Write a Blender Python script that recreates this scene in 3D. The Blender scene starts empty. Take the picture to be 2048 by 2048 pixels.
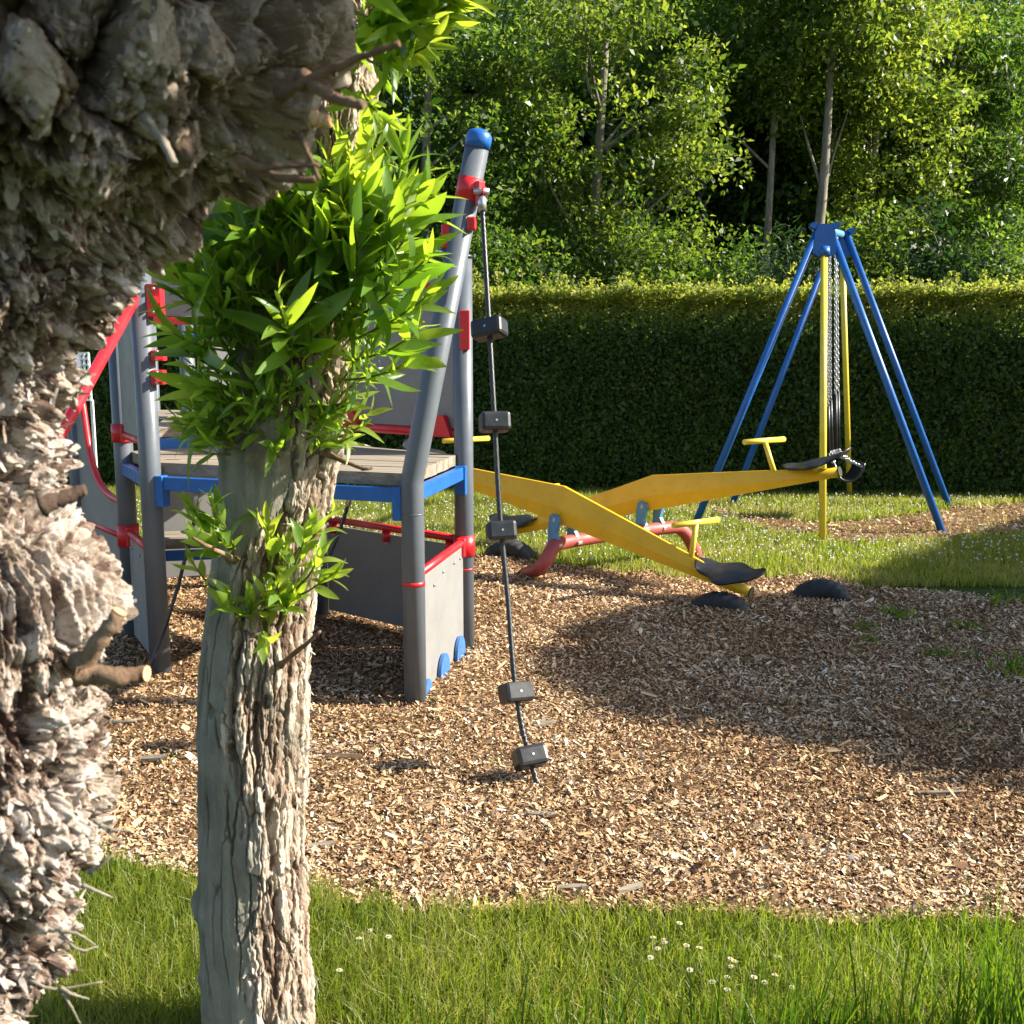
import bpy, math, random
import numpy as np
from mathutils import Vector, Matrix
random.seed(7); rng = np.random.default_rng(7)
S = bpy.context.scene; COL = S.collection
# ------------------------------------------------------------ camera, sky, sun, exposure
F = 2100.0; PITCH = math.atan(324/2100); CAMZ = 1.6
cam = bpy.data.cameras.new('camera'); co = bpy.data.objects.new('camera', cam); COL.objects.link(co)
co.location = (0, 0, CAMZ); co.rotation_euler = (math.pi/2 - PITCH, 0, 0)
cam.sensor_fit = 'HORIZONTAL'; cam.sensor_width = 36; cam.lens = 36*F/2048
cam.clip_start = 0.02; cam.clip_end = 2000
cam.dof.use_dof = True; cam.dof.focus_distance = 4.2; cam.dof.aperture_fstop = 12
S.camera = co
SUN_EL, SUN_AZ = math.radians(33), math.radians(0)      # azimuth from +X towards +Y
w = bpy.data.worlds.new('World'); S.world = w; w.use_nodes = True
nt = w.node_tree; bg = nt.nodes['Background']
sky = nt.nodes.new('ShaderNodeTexSky'); sky.sky_type = 'NISHITA'; sky.sun_disc = False
sky.sun_elevation = SUN_EL; sky.sun_rotation = math.pi/2 - SUN_AZ
nt.links.new(sky.outputs[0], bg.inputs[0]); bg.inputs[1].default_value = 0.08
sl = bpy.data.lights.new('sun', 'SUN'); sl.energy = 5.0; sl.angle = math.radians(0.5); sl.color = (1, .92, .78)
so = bpy.data.objects.new('sun', sl); COL.objects.link(so)
sd = Vector((math.cos(SUN_EL)*math.cos(SUN_AZ), math.cos(SUN_EL)*math.sin(SUN_AZ), math.sin(SUN_EL)))
so.rotation_euler = sd.to_track_quat('Z', 'Y').to_euler(); so.location = (12, 2, 12)
S.view_settings.view_transform = 'Standard'; S.view_settings.look = 'None'
S.view_settings.exposure = 1.55; S.view_settings.gamma = 1
S.cycles.max_bounces = 8; S.cycles.transmission_bounces = 4; S.cycles.transparent_max_bounces = 4

# ------------------------------------------------------------ geometry helpers
CP, SP = math.cos(PITCH), math.sin(PITCH)
def ray(px, py):
    a, b = (px-1024)/F, (1024-py)/F
    return Vector((a, CP + b*SP, -SP + b*CP))
def at(px, py, Y):
    r = ray(px, py); t = Y/r.y; return Vector((r.x*t, Y, CAMZ + r.z*t))
def gnd(px, py, z=0.0):
    r = ray(px, py); t = (z-CAMZ)/r.z; return Vector((r.x*t, r.y*t, z))
def norm(a): return a/np.maximum(np.linalg.norm(a, axis=1), 1e-9)[:, None]
PERM = rng.permutation(256); PERM = np.concatenate([PERM, PERM, PERM]); GR = rng.normal(size=(256, 3)); GR /= np.linalg.norm(GR, axis=1)[:, None]
def pn(P, f=1.0, off=0.0):
    P = np.asarray(P, float)*f + off
    I = np.floor(P).astype(int); D = P - I; I &= 255; U = D*D*D*(D*(D*6-15)+10)
    out = 0
    for dx in (0, 1):
        wx = U[:, 0] if dx else 1-U[:, 0]
        for dy in (0, 1):
            wy = U[:, 1] if dy else 1-U[:, 1]
            for dz in (0, 1):
                wz = U[:, 2] if dz else 1-U[:, 2]
                h = PERM[PERM[PERM[(I[:, 0]+dx) & 255] + ((I[:, 1]+dy) & 255)] + ((I[:, 2]+dz) & 255)]
                g = GR[h]
                out = out + wx*wy*wz*(g[:, 0]*(D[:, 0]-dx) + g[:, 1]*(D[:, 1]-dy) + g[:, 2]*(D[:, 2]-dz))
    return out*1.5
def worley(P, f=1.0):
    P = np.asarray(P, float)*f; I = np.floor(P).astype(int); f1 = np.full(len(P), 9.0); f2 = f1.copy(); idc = np.zeros(len(P), int); dv = np.zeros_like(P)
    for dx in (-1, 0, 1):
        for dy in (-1, 0, 1):
            for dz in (-1, 0, 1):
                C = I + (dx, dy, dz); A = C & 255
                h = PERM[PERM[PERM[A[:, 0]] + A[:, 1]] + A[:, 2]]
                q = C + 0.5 + 0.45*GR[h]
                d = ((P-q)**2).sum(1)
                m = d < f1
                f2 = np.where(m, f1, np.minimum(f2, d)); f1 = np.where(m, d, f1); idc = np.where(m, h, idc); dv[m] = (P-q)[m]
    return np.sqrt(f1), np.sqrt(f2), idc/255.0, (dv*GR[(idc*7+13) & 255]).sum(1)

ROOT = {}
def tag(o, label=None, cat=None, group=None, kind=None):
    if label: o['label'] = label
    if cat: o['category'] = cat
    if group: o['group'] = group
    if kind: o['kind'] = kind
    return o
def thing(name, label, cat, loc=(0, 0, 0), group=None):
    o = bpy.data.objects.new(name, None); COL.objects.link(o); o.location = loc; o.empty_display_size = .1
    ROOT[o] = Vector(loc); return tag(o, label, cat, group)
def link(name, me, mat, parent=None, smooth=False):
    if mat: me.materials.append(mat)
    o = bpy.data.objects.new(name, me); COL.objects.link(o)
    if parent:
        o.parent = parent; ROOT[o] = ROOT[parent]; r = ROOT[parent]
        if r.length > 0: me.transform(Matrix.Translation(-r))
    else: ROOT[o] = Vector()
    if smooth: me.polygons.foreach_set('use_smooth', np.ones(len(me.polygons), bool))
    return o
def npmesh(name, V, Q, mat, parent=None, smooth=False, tint=None, attr='tint'):
    """V (n,3) float, Q (m,k) int faces, tint per face"""
    me = bpy.data.meshes.new(name); V = np.asarray(V, np.float32); Q = np.asarray(Q, np.int32); k = Q.shape[1]
    me.vertices.add(len(V)); me.vertices.foreach_set('co', V.ravel())
    me.loops.add(Q.size); me.loops.foreach_set('vertex_index', Q.ravel())
    me.polygons.add(len(Q)); me.polygons.foreach_set('loop_start', np.arange(0, Q.size, k, dtype=np.int32))
    me.update(calc_edges=True); me.validate()
    if tint is not None:
        a = me.attributes.new(attr, 'FLOAT', 'FACE'); a.data.foreach_set('value', np.asarray(tint, np.float32))
    return link(name, me, mat, parent, smooth)
class MB:
    def __init__(s): s.v = []; s.f = []; s.sm = []
    def add(s, V, Fc, smooth=False):
        n = len(s.v); s.v += [tuple(p) for p in V]; s.f += [tuple(i+n for i in f) for f in Fc]; s.sm += [smooth]*len(Fc); return s
    def box(s, c, h, M=None, bev=0.0):
        """box centre c, half sizes h, optional 3x3 axes, chamfered"""
        c = Vector(c); X, Y, Z = h
        b = min(bev, .45*min(h)) if bev else 0
        V = []; Fc = []
        if not b:
            for x in (-X, X):
                for y in (-Y, Y):
                    for z in (-Z, Z): V.append(Vector((x, y, z)))
            Fc = [(0,1,3,2), (4,6,7,5), (0,4,5,1), (2,3,7,6), (0,2,6,4), (1,5,7,3)]
        else:
            import bmesh
            bm = bmesh.new(); bmesh.ops.create_cube(bm, size=2)
            for v in bm.verts: v.co = Vector((v.co.x*X, v.co.y*Y, v.co.z*Z))
            bmesh.ops.bevel(bm, geom=bm.edges[:], offset=b, segments=2, affect='EDGES', profile=.5)
            bm.verts.index_update(); V = [v.co.copy() for v in bm.verts]; Fc = [tuple(q.index for q in f.verts) for f in bm.faces]; bm.free()
        if M is not None: V = [M @ p for p in V]
        return s.add([p+c for p in V], Fc)
    def tube(s, P, r, n=12, cap=True, smooth=True):
        P = [Vector(p) for p in P]; m = len(P)
        R = r if isinstance(r, (list, tuple)) else [r]*m
        V = []; u = None
        for i in range(m):
            d = (P[min(i+1, m-1)] - P[max(i-1, 0)]).normalized()
            if u is None:
                u = d.orthogonal().normalized()
            u = (u - d*u.dot(d)).normalized(); q = d.cross(u)
            for k in range(n):
                a = 2*math.pi*k/n; V.append(P[i] + (u*math.cos(a) + q*math.sin(a))*R[i])
        Fc = [(i*n+k, i*n+(k+1) % n, (i+1)*n+(k+1) % n, (i+1)*n+k) for i in range(m-1) for k in range(n)]
        s.add(V, Fc, smooth)
        if cap:
            n0 = len(s.v)-len(V)
            s.f += [tuple(n0+k for k in range(n))[::-1], tuple(n0+(m-1)*n+k for k in range(n))]; s.sm += [False]*2
        return s
    def prism(s, pts, nrm, t):
        """flat outline (list of Vector) thickened by t along nrm (centred)"""
        n = len(pts); d = Vector(nrm).normalized()*t/2
        V = [Vector(p)+d for p in pts] + [Vector(p)-d for p in pts]
        Fc = [tuple(range(n)), tuple(range(2*n-1, n-1, -1))] + [(i, n+i, n+(i+1) % n, (i+1) % n) for i in range(n)]
        return s.add(V, Fc)
    def build(s, name, mat, parent=None):
        me = bpy.data.meshes.new(name); me.from_pydata(s.v, [], s.f); me.update()
        import bmesh
        bm = bmesh.new(); bm.from_mesh(me); bmesh.ops.recalc_face_normals(bm, faces=bm.faces[:]); bm.to_mesh(me); bm.free()
        me.polygons.foreach_set('use_smooth', np.array(s.sm, bool))
        return link(name, me, mat, parent)
def frame(d, up=(0, 0, 1)):
    """3x3 matrix with x along d"""
    x = Vector(d).normalized(); y = Vector(up).cross(x)
    y = y.normalized() if y.length > 1e-5 else Vector((0, 1, 0)); z = x.cross(y)
    return Matrix((x, y, z)).transposed()
def bez(P, n=12):
    """Catmull-Rom through the points"""
    P = [Vector(p) for p in P]; Q = [P[0]*2-P[1]] + P + [P[-1]*2-P[-2]]; out = []
    for i in range(1, len(Q)-2):
        for k in range(n):
            t = k/n; a, b, c, d = Q[i-1:i+3]
            out.append(.5*((2*b) + (c-a)*t + (2*a-5*b+4*c-d)*t*t + (3*b-a-3*c+d)*t**3))
    out.append(P[-1]); return out

# ------------------------------------------------------------ materials
def nodes(name):
    m = bpy.data.materials.new(name); m.use_nodes = True
    return m, m.node_tree, m.node_tree.nodes['Principled BSDF']
def ramp(t, pts):
    r = t.nodes.new('ShaderNodeValToRGB'); e = r.color_ramp.elements
    while len(e) > 1: e.remove(e[-1])
    e[0].position = pts[0][0]; e[0].color = (*pts[0][1], 1)
    for p, c in pts[1:]:
        q = e.new(p); q.color = (*c, 1)
    return r
def noise(t, scale, detail=6, rough=.6, vec=None, mapscale=None, coord='Object'):
    n = t.nodes.new('ShaderNodeTexNoise'); n.inputs['Scale'].default_value = scale; n.inputs['Detail'].default_value = detail; n.inputs['Roughness'].default_value = rough
    tc = t.nodes.new('ShaderNodeTexCoord'); src = tc.outputs[coord]
    if mapscale:
        mp = t.nodes.new('ShaderNodeMapping'); mp.inputs['Scale'].default_value = mapscale; t.links.new(src, mp.inputs[0]); src = mp.outputs[0]
    t.links.new(src, n.inputs['Vector']); return n
def bump(t, bsdf, h, strength=.4, dist=.01):
    b = t.nodes.new('ShaderNodeBump'); b.inputs['Strength'].default_value = strength; b.inputs['Distance'].default_value = dist
    t.links.new(h, b.inputs['Height']); t.links.new(b.outputs[0], bsdf.inputs['Normal'])
def paint(name, col, rough=.4, var=.15, scale=9, dirt=(.2, .16, .1), dirt_amt=.35, metal=0.0, bmp=.08):
    m, t, b = nodes(name)
    n = noise(t, scale, 8, .65); c2 = tuple(max(0, x*(1-var)) for x in col); c3 = tuple(min(1, x*(1+var)+.01) for x in col)
    r = ramp(t, [(.3, c2), (.7, c3)]); t.links.new(n.outputs[0], r.inputs[0])
    n2 = noise(t, scale*2.3, 10, .75); r2 = ramp(t, [(.56, (0, 0, 0)), (.72, (dirt_amt,)*3)]); t.links.new(n2.outputs[0], r2.inputs[0])
    mx = t.nodes.new('ShaderNodeMix'); mx.data_type = 'RGBA'; t.links.new(r2.outputs[0], mx.inputs[0]); t.links.new(r.outputs[0], mx.inputs[6]); mx.inputs[7].default_value = (*dirt, 1)
    t.links.new(mx.outputs[2], b.inputs['Base Color'])
    rr = ramp(t, [(.3, (rough*.8,)*3), (.75, (min(1, rough*1.5),)*3)]); t.links.new(n2.outputs[0], rr.inputs[0]); t.links.new(rr.outputs[0], b.inputs['Roughness'])
    b.inputs['Metallic'].default_value = metal
    if bmp: bump(t, b, n2.outputs[0], bmp, .004)
    return m
def leafmat(name, cols, trans, tamt=.5, rough=.45, spec=.4):
    """two-sided leaf: per-leaf tint drives a ramp; part of the light passes through"""
    m, t, b = nodes(name); a = t.nodes.new('ShaderNodeAttribute'); a.attribute_name = 'tint'
    n = len(cols); r = ramp(t, [(i/(n-1), c) for i, c in enumerate(cols)]); t.links.new(a.outputs['Fac'], r.inputs[0])
    t.links.new(r.outputs[0], b.inputs['Base Color']); b.inputs['Roughness'].default_value = rough; b.inputs['Specular IOR Level'].default_value = spec
    tr = t.nodes.new('ShaderNodeBsdfTranslucent'); r2 = ramp(t, [(i/(len(trans)-1), c) for i, c in enumerate(trans)]); t.links.new(a.outputs['Fac'], r2.inputs[0]); t.links.new(r2.outputs[0], tr.inputs[0])
    mx = t.nodes.new('ShaderNodeMixShader'); mx.inputs[0].default_value = tamt
    t.links.new(b.outputs[0], mx.inputs[1]); t.links.new(tr.outputs[0], mx.inputs[2]); t.links.new(mx.outputs[0], t.nodes['Material Output'].inputs[0])
    return m
def barkmat(name, cols, scale=(1, 1, .25), fine=60, bstr=.6, overlay=None, overlay_amt=.5, tone=0):
    m, t, b = nodes(name)
    n = noise(t, 14, 12, .7, mapscale=scale); r = ramp(t, cols); src = n.outputs[0]
    if tone:
        a = t.nodes.new('ShaderNodeAttribute'); a.attribute_name = 'tone'; ma = t.nodes.new('ShaderNodeMath'); ma.operation = 'MULTIPLY_ADD'; ma.inputs[1].default_value = tone; ma.inputs[2].default_value = -.5*tone
        t.links.new(a.outputs['Fac'], ma.inputs[0]); mb = t.nodes.new('ShaderNodeMath'); mb.operation = 'ADD'; t.links.new(ma.outputs[0], mb.inputs[0]); t.links.new(src, mb.inputs[1]); src = mb.outputs[0]
    t.links.new(src, r.inputs[0]); out = r.outputs[0]
    if overlay:  # second bark colour: lichen on the slim trunk, brown on the near head
        n2 = noise(t, 6, 8, .75); a = t.nodes.new('ShaderNodeAttribute'); a.attribute_name = 'bark_overlay'
        ad = t.nodes.new('ShaderNodeMath'); ad.operation = 'MULTIPLY_ADD'; ad.inputs[1].default_value = .22; t.links.new(a.outputs['Fac'], ad.inputs[0]); t.links.new(n2.outputs[0], ad.inputs[2])
        r2 = ramp(t, [(.52, (0, 0, 0)), (.66, (overlay_amt,)*3)]); t.links.new(ad.outputs[0], r2.inputs[0])
        mx = t.nodes.new('ShaderNodeMix'); mx.data_type = 'RGBA'; t.links.new(r2.outputs[0], mx.inputs[0]); t.links.new(out, mx.inputs[6]); mx.inputs[7].default_value = (*overlay, 1); out = mx.outputs[2]
    t.links.new(out, b.inputs['Base Color']); b.inputs['Roughness'].default_value = .9; b.inputs['Specular IOR Level'].default_value = .15
    n3 = noise(t, fine, 8, .75, mapscale=(1, 1, scale[2]*1.5)); bump(t, b, n3.outputs[0], bstr, .01)
    return m
M = {}
M['yellow'] = paint('yellow_paint', (.72, .43, .006), .38, .1, 6, (.40, .22, .02), .3)
M['pale_yellow'] = paint('pale_yellow_paint', (.74, .56, .05), .35, .08, 8, (.4, .3, .05), .2)
M['blue'] = paint('blue_paint', (.004, .10, .37), .35, .15, 8, (.06, .11, .22), .2)
M['cyan_blue'] = paint('faded_blue_paint', (.07, .24, .42), .45, .15, 8, (.2, .3, .35), .3)
M['mid_blue'] = paint('wave_blue_paint', (.035, .13, .36), .45, .15, 8, (.1, .17, .3), .3)
M['red'] = paint('red_paint', (.58, .012, .02), .33, .12, 7, (.3, .06, .05), .2)
M['faded_red'] = paint('faded_red_paint', (.34, .06, .05), .5, .15, 9, (.4, .16, .12), .35)
M['grey'] = paint('grey_post_paint', (.090, .105, .125), .36, .06, 5, (.13, .135, .135), .25, bmp=.04)
M['panel'] = paint('grey_board', (.20, .20, .197), .5, .07, 4, (.17, .155, .135), .4, bmp=.06)
M['black'] = paint('black_rubber', (.010, .011, .014), .38, .2, 12, (.03, .03, .028), .3)
M['tyre'] = paint('tyre_rubber', (.010, .012, .016), .6, .2, 14, (.04, .034, .028), .3, bmp=.3)
M['steel'] = paint('galvanised_steel', (.45, .46, .47), .35, .1, 14, (.3, .3, .3), .2, metal=.8)
M['white'] = paint('white_paint', (.75, .77, .78), .5, .05)
def woodmat():
    m, t, b = nodes('weathered_board'); n = noise(t, 30, 10, .7, mapscale=(.06, 1, 1)); r = ramp(t, [(.25, (.09, .07, .05)), (.5, (.235, .195, .145)), (.75, (.36, .315, .25))])
    t.links.new(n.outputs[0], r.inputs[0]); t.links.new(r.outputs[0], b.inputs['Base Color']); b.inputs['Roughness'].default_value = .85; bump(t, b, n.outputs[0], .5, .006); return m
M['wood'] = woodmat()
M['core'] = paint('hedge_twigs', (.018, .022, .010), .9, .4, 30, (.03, .02, .01), .5)
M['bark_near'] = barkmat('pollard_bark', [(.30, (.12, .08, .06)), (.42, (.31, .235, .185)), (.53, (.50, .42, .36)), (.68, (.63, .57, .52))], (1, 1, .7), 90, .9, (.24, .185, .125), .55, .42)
M['bark_furrow'] = barkmat('furrowed_bark', [(.3, (.10, .065, .045)), (.44, (.26, .19, .14)), (.56, (.42, .35, .28)), (.75, (.56, .51, .44))], (1, 1, .18), 70, .6, (.19, .20, .165), .68, .36)
M['bark_far'] = barkmat('woodland_bark', [(.3, (.10, .085, .065)), (.6, (.26, .23, .18)), (.8, (.38, .34, .28))], (1, 1, .2), 20, .5)
M['twig'] = barkmat('twig_bark', [(.3, (.09, .055, .035)), (.5, (.22, .14, .09)), (.7, (.36, .26, .18))], (1, 1, .5), 90, .8)
M['cutwood'] = paint('cut_wood', (.55, .33, .15), .8, .2, 20, (.3, .15, .06), .5)
M['willow'] = leafmat('willow_leaf', [(.045, .125, .018), (.115, .225, .034), (.19, .28, .05)], [(.20, .42, .018), (.40, .60, .028), (.60, .72, .055)], .54, .32, .6)
M['stem'] = leafmat('green_stem', [(.10, .15, .02), (.2, .2, .04)], [(.1, .2, .02), (.2, .3, .02)], .15)
M['leaf_a'] = leafmat('maple_leaf', [(.018, .042, .008), (.052, .095, .016), (.12, .16, .030)], [(.08, .17, .015), (.22, .34, .028), (.46, .54, .05)], .46, .42, .4)
M['leaf_b'] = leafmat('ash_leaf', [(.015, .042, .009), (.045, .092, .017), (.10, .15, .028)], [(.07, .17, .016), (.18, .32, .028), (.40, .50, .045)], .45, .42, .4)
M['leaf_c'] = leafmat('evergreen_leaf', [(.008, .024, .010), (.018, .045, .016), (.045, .085, .02)], [(.03, .08, .02), (.06, .14, .02), (.12, .22, .03)], .28, .5, .3)
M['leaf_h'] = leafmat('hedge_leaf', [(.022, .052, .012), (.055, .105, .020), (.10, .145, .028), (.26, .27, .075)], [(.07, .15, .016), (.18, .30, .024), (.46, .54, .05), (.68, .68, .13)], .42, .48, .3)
M['grass'] = leafmat('grass_blade', [(.022, .050, .006), (.070, .115, .013), (.15, .18, .026), (.38, .32, .13)], [(.08, .19, .010), (.26, .40, .018), (.46, .54, .04), (.56, .48, .18)], .45, .42, .35)
M['petal'] = leafmat('white_petal', [(.75, .75, .72), (.8, .8, .78)], [(.7, .7, .65), (.8, .8, .75)], .4)
def chipmat():
    m, t, b = nodes('wood_chip'); a = t.nodes.new('ShaderNodeAttribute'); a.attribute_name = 'tint'
    r = ramp(t, [(0, (.045, .024, .012)), (.22, (.16, .080, .036)), (.45, (.35, .205, .10)), (.68, (.52, .36, .20)), (.88, (.66, .53, .36)), (1, (.78, .74, .66))])
    n = noise(t, 120, 4, .6); mt = t.nodes.new('ShaderNodeMath'); mt.operation = 'MULTIPLY_ADD'; mt.inputs[1].default_value = .25; t.links.new(n.outputs[0], mt.inputs[0])
    sb = t.nodes.new('ShaderNodeMath'); sb.operation = 'SUBTRACT'; sb.inputs[1].default_value = .125; t.links.new(a.outputs['Fac'], sb.inputs[0]); t.links.new(sb.outputs[0], mt.inputs[2])
    t.links.new(mt.outputs[0], r.inputs[0]); t.links.new(r.outputs[0], b.inputs['Base Color']); b.inputs['Roughness'].default_value = .75; b.inputs['Specular IOR Level'].default_value = .2
    return m
M['chip'] = chipmat()
def groundmat(name, cols, scale, fine):
    m, t, b = nodes(name); n = noise(t, scale, 12, .75); r = ramp(t, cols); t.links.new(n.outputs[0], r.inputs[0]); t.links.new(r.outputs[0], b.inputs['Base Color'])
    b.inputs['Roughness'].default_value = .95; b.inputs['Specular IOR Level'].default_value = .1; n2 = noise(t, fine, 8, .8); bump(t, b, n2.outputs[0], .8, .02); return m
M['mulch'] = groundmat('mulch_soil', [(.3, (.05, .03, .016)), (.5, (.17, .10, .05)), (.7, (.30, .19, .10))], 45, 90)
M['turf'] = groundmat('turf_soil', [(.3, (.02, .035, .008)), (.55, (.05, .08, .015)), (.75, (.10, .10, .03))], 18, 60)

# ------------------------------------------------------------ ground
def inpoly(x, y, P):
    ins = np.zeros(len(x), bool); n = len(P)
    for i in range(n):
        x1, y1 = P[i]; x2, y2 = P[(i+1) % n]
        c = ((y1 > y) != (y2 > y)); ins ^= c & (x < (x2-x1)*(y-y1)/(y2-y1+1e-12) + x1)
    return ins
def poly_px(pts): return [tuple(gnd(*p)[:2]) for p in pts]
near = [(-500, 1640), (0, 1660), (190, 1735), (400, 1765), (620, 1800), (750, 1825), (900, 1845), (1150, 1840), (1400, 1842), (1700, 1842), (1950, 1858), (2300, 1880)]
far = [(2500, 1240), (2048, 1205), (1950, 1197), (1800, 1187), (1700, 1172), (1600, 1152), (1520, 1160), (1440, 1172), (1360, 1162), (1300, 1148), (1240, 1152), (1120, 1132), (1010, 1118), (930, 1118), (700, 1105), (400, 1095), (100, 1090), (-500, 1090), (-1500, 1100), (-1500, 1600)]
BED = poly_px(near + far)
PATCH = poly_px([(1400, 1008), (1480, 1030), (1560, 1040), (1650, 1045), (1750, 1042), (1900, 1018), (2060, 1004), (2300, 1000), (2300, 1050), (2060, 1062), (1900, 1078), (1800, 1088), (1690, 1088), (1560, 1070), (1480, 1045)])
def wob(x, y):
    P = np.stack([x, y, np.zeros_like(x)], 1)
    k = np.clip((y-2)/4, .35, 1); return x + k*(.12*pn(P, 2.3) + .05*pn(P, 8)), y + k*(.14*pn(P, 2.1, 7.7)) + .06*pn(P, 9, 3)
def inbed(x, y, P=None):
    a, b = wob(x, y); return inpoly(a, b, P or BED)
def gz(x, y):
    P = np.stack([x, y, np.zeros_like(x)], 1); return .022 + .018*pn(P, 1.1) + .008*pn(P, 4)
g = MB(); g.add([(-400, -60, 0), (400, -60, 0), (400, 600, 0), (-400, 600, 0)], [(0, 1, 2, 3)])
tag(g.build('lawn', M['turf']), kind='structure')
def sheet(name, P, x0, x1, y0, y1, st):
    xs = np.arange(x0, x1, st); ys = np.arange(y0, y1, st); X, Y = np.meshgrid(xs, ys); n, m = X.shape
    x, y = X.ravel(), Y.ravel(); V = np.stack([x, y, gz(x, y)-.006], 1); ok = inbed(x, y, P).reshape(n, m)
    a = np.arange(n*m).reshape(n, m); k = ok[:-1, :-1] & ok[1:, :-1] & ok[:-1, 1:] & ok[1:, 1:]
    Q = np.stack([a[:-1, :-1][k], a[:-1, 1:][k], a[1:, 1:][k], a[1:, :-1][k]], 1)
    u, inv = np.unique(Q, return_inverse=True)
    return tag(npmesh(name, V[u], inv.reshape(-1, 4), M['mulch'], smooth=True), kind='structure')
sheet('mulch_bed', BED, -6, 6, 2.5, 9, .05)
sheet('mulch_patch', PATCH, 1, 8, 8, 12, .05)

def chips(n, xr, yfun, P, smin, smax, seed):
    r = np.random.default_rng(seed); y = yfun(r, n); x = r.uniform(-1, 1, n)*np.minimum(xr, .62*y+.4) if xr else r.uniform(1, 8, n)
    k = inbed(x, y, P); x, y = x[k], y[k]; n = len(x)
    s = np.exp(r.normal(0, .45, n)); L = np.clip(.0112*s*smin, .005, .06); W = L*r.uniform(.2, .55, n); big = r.random(n) < .012; L[big] *= 2.6; W[big] *= 1.4
    sc = 1 + .07*np.maximum(0, y-4)*smax; L *= sc; W *= sc
    yaw = r.uniform(0, 2*math.pi, n); tilt = r.normal(0, .38, n); roll = r.normal(0, .45, n)
    d = np.stack([np.cos(yaw)*np.cos(tilt), np.sin(yaw)*np.cos(tilt), np.sin(tilt)], 1)
    q = np.stack([-np.sin(yaw)*np.cos(roll), np.cos(yaw)*np.cos(roll), np.sin(roll)], 1)
    c = np.stack([x, y, gz(x, y) + r.uniform(0, .014, n) + .25*L*np.abs(np.sin(tilt))], 1)
    def j(): return r.uniform(.65, 1.15, n)[:, None]
    Ld, Wq = d*L[:, None]/2, q*W[:, None]/2
    V = np.stack([c-Ld*j()-Wq*j(), c+Ld*j()-Wq*j(), c+Ld*j()+Wq*j(), c-Ld*j()+Wq*j()], 1).reshape(-1, 3)
    P3 = np.stack([x, y, 0*x], 1)
    tint = np.clip(r.beta(2.2, 2.0, n) + .16*pn(P3, .9) + .12*pn(P3, 3.1), 0, 1); tint[big] = np.maximum(tint[big], .7)
    return V, np.arange(4*n).reshape(-1, 4), tint
V, Q, T = chips(540000, 99, lambda r, n: 2.45 + 5.9*r.random(n)**1.4, BED, 1.0, 1.6, 1)
tag(npmesh('wood_chips', V, Q, M['chip'], tint=T), kind='stuff')
V, Q, T = chips(30000, None, lambda r, n: r.uniform(8.2, 11.6, n), PATCH, 1.3, .8, 2)
tag(npmesh('patch_wood_chips', V, Q, M['chip'], tint=T), kind='stuff')

def blades(x, y, h, wd, lean, r, tint, z=0.0, seg=3):
    n = len(x); yaw = r.uniform(0, 2*math.pi, n); face = r.uniform(0, 2*math.pi, n)
    d = np.stack([np.cos(yaw), np.sin(yaw), 0*yaw], 1)*lean[:, None]; s = np.stack([np.cos(face), np.sin(face), 0*face], 1)
    rows = []
    for k in range(seg+1):
        t = k/seg; c = np.stack([x, y, z + 0*x], 1) + d*(t*t)*h[:, None]; c[:, 2] += h*t*(1-.25*lean*t)
        ww = (wd*(1-t**1.6)*.5 + .0003)[:, None]; rows += [c-s*ww, c+s*ww]
    V = np.stack(rows, 1).reshape(-1, 3); m = 2*(seg+1); b = (np.arange(n)*m)[:, None]
    Q = np.concatenate([b + np.array([2*k, 2*k+1, 2*k+3, 2*k+2]) for k in range(seg)], 1).reshape(-1, 4)
    return V, Q, np.repeat(tint, seg)
def lawn_tint(r, x, y):
    P = np.stack([x, y, 0*x], 1); return np.clip(.58 + .22*pn(P, 1.3) + .14*pn(P, 5) + r.normal(0, .13, len(x)) + (r.random(len(x)) < .05)*.4, 0, 1)
def near_grass(n, seed):
    r = np.random.default_rng(seed); y = r.uniform(2.0, 3.75, n); x = r.uniform(-1, 1, n)*(.52*y+.2)
    k = ~inbed(x, y); x, y = x[k], y[k]; P = np.stack([x, y, 0*x], 1)
    tall = np.clip(pn(P, 1.6, 2.2)*.6+.45, 0, 1)
    h = r.uniform(.045, .10, len(x))*(.75 + .7*tall)*np.where(y < 2.5, 1.15, 1); lean = np.abs(r.normal(.45, .3, len(x)))
    return blades(x, y, h, r.uniform(.002, .0045, len(x)), lean, r, lawn_tint(r, x, y))
V, Q, T = near_grass(95000, 3); tag(npmesh('foreground_grass', V, Q, M['grass'], tint=T), kind='stuff')
def tall_grass(seed):
    r = np.random.default_rng(seed); C = []
    for px, n, s in [(880, 16, .05), (800, 14, .06), (1120, 26, .09), (1240, 24, .1), (1480, 60, .1), (1560, 80, .1), (1660, 60, .1), (1740, 50, .1), (1820, 40, .08), (1960, 45, .05), (2010, 45, .04), (2040, 45, .04)]:
        p = gnd(px, 2120 + r.uniform(-10, 50)); C.append(np.stack([p.x + r.normal(0, s, n), p.y + r.normal(0, .05, n), .20 + .0001*(px-800)*np.ones(n) + (.09 if px > 1900 else 0)], 1))
    C = np.concatenate(C); n = len(C)
    return blades(C[:, 0], C[:, 1], C[:, 2]*r.uniform(.6, 1.15, n), r.uniform(.004, .007, n), np.abs(r.normal(.18, .16, n)), r, np.clip(r.normal(.12, .12, n), 0, 1), seg=5)
V, Q, T = tall_grass(4); tag(npmesh('long_grass', V, Q, M['grass'], tint=T), kind='stuff')
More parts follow.
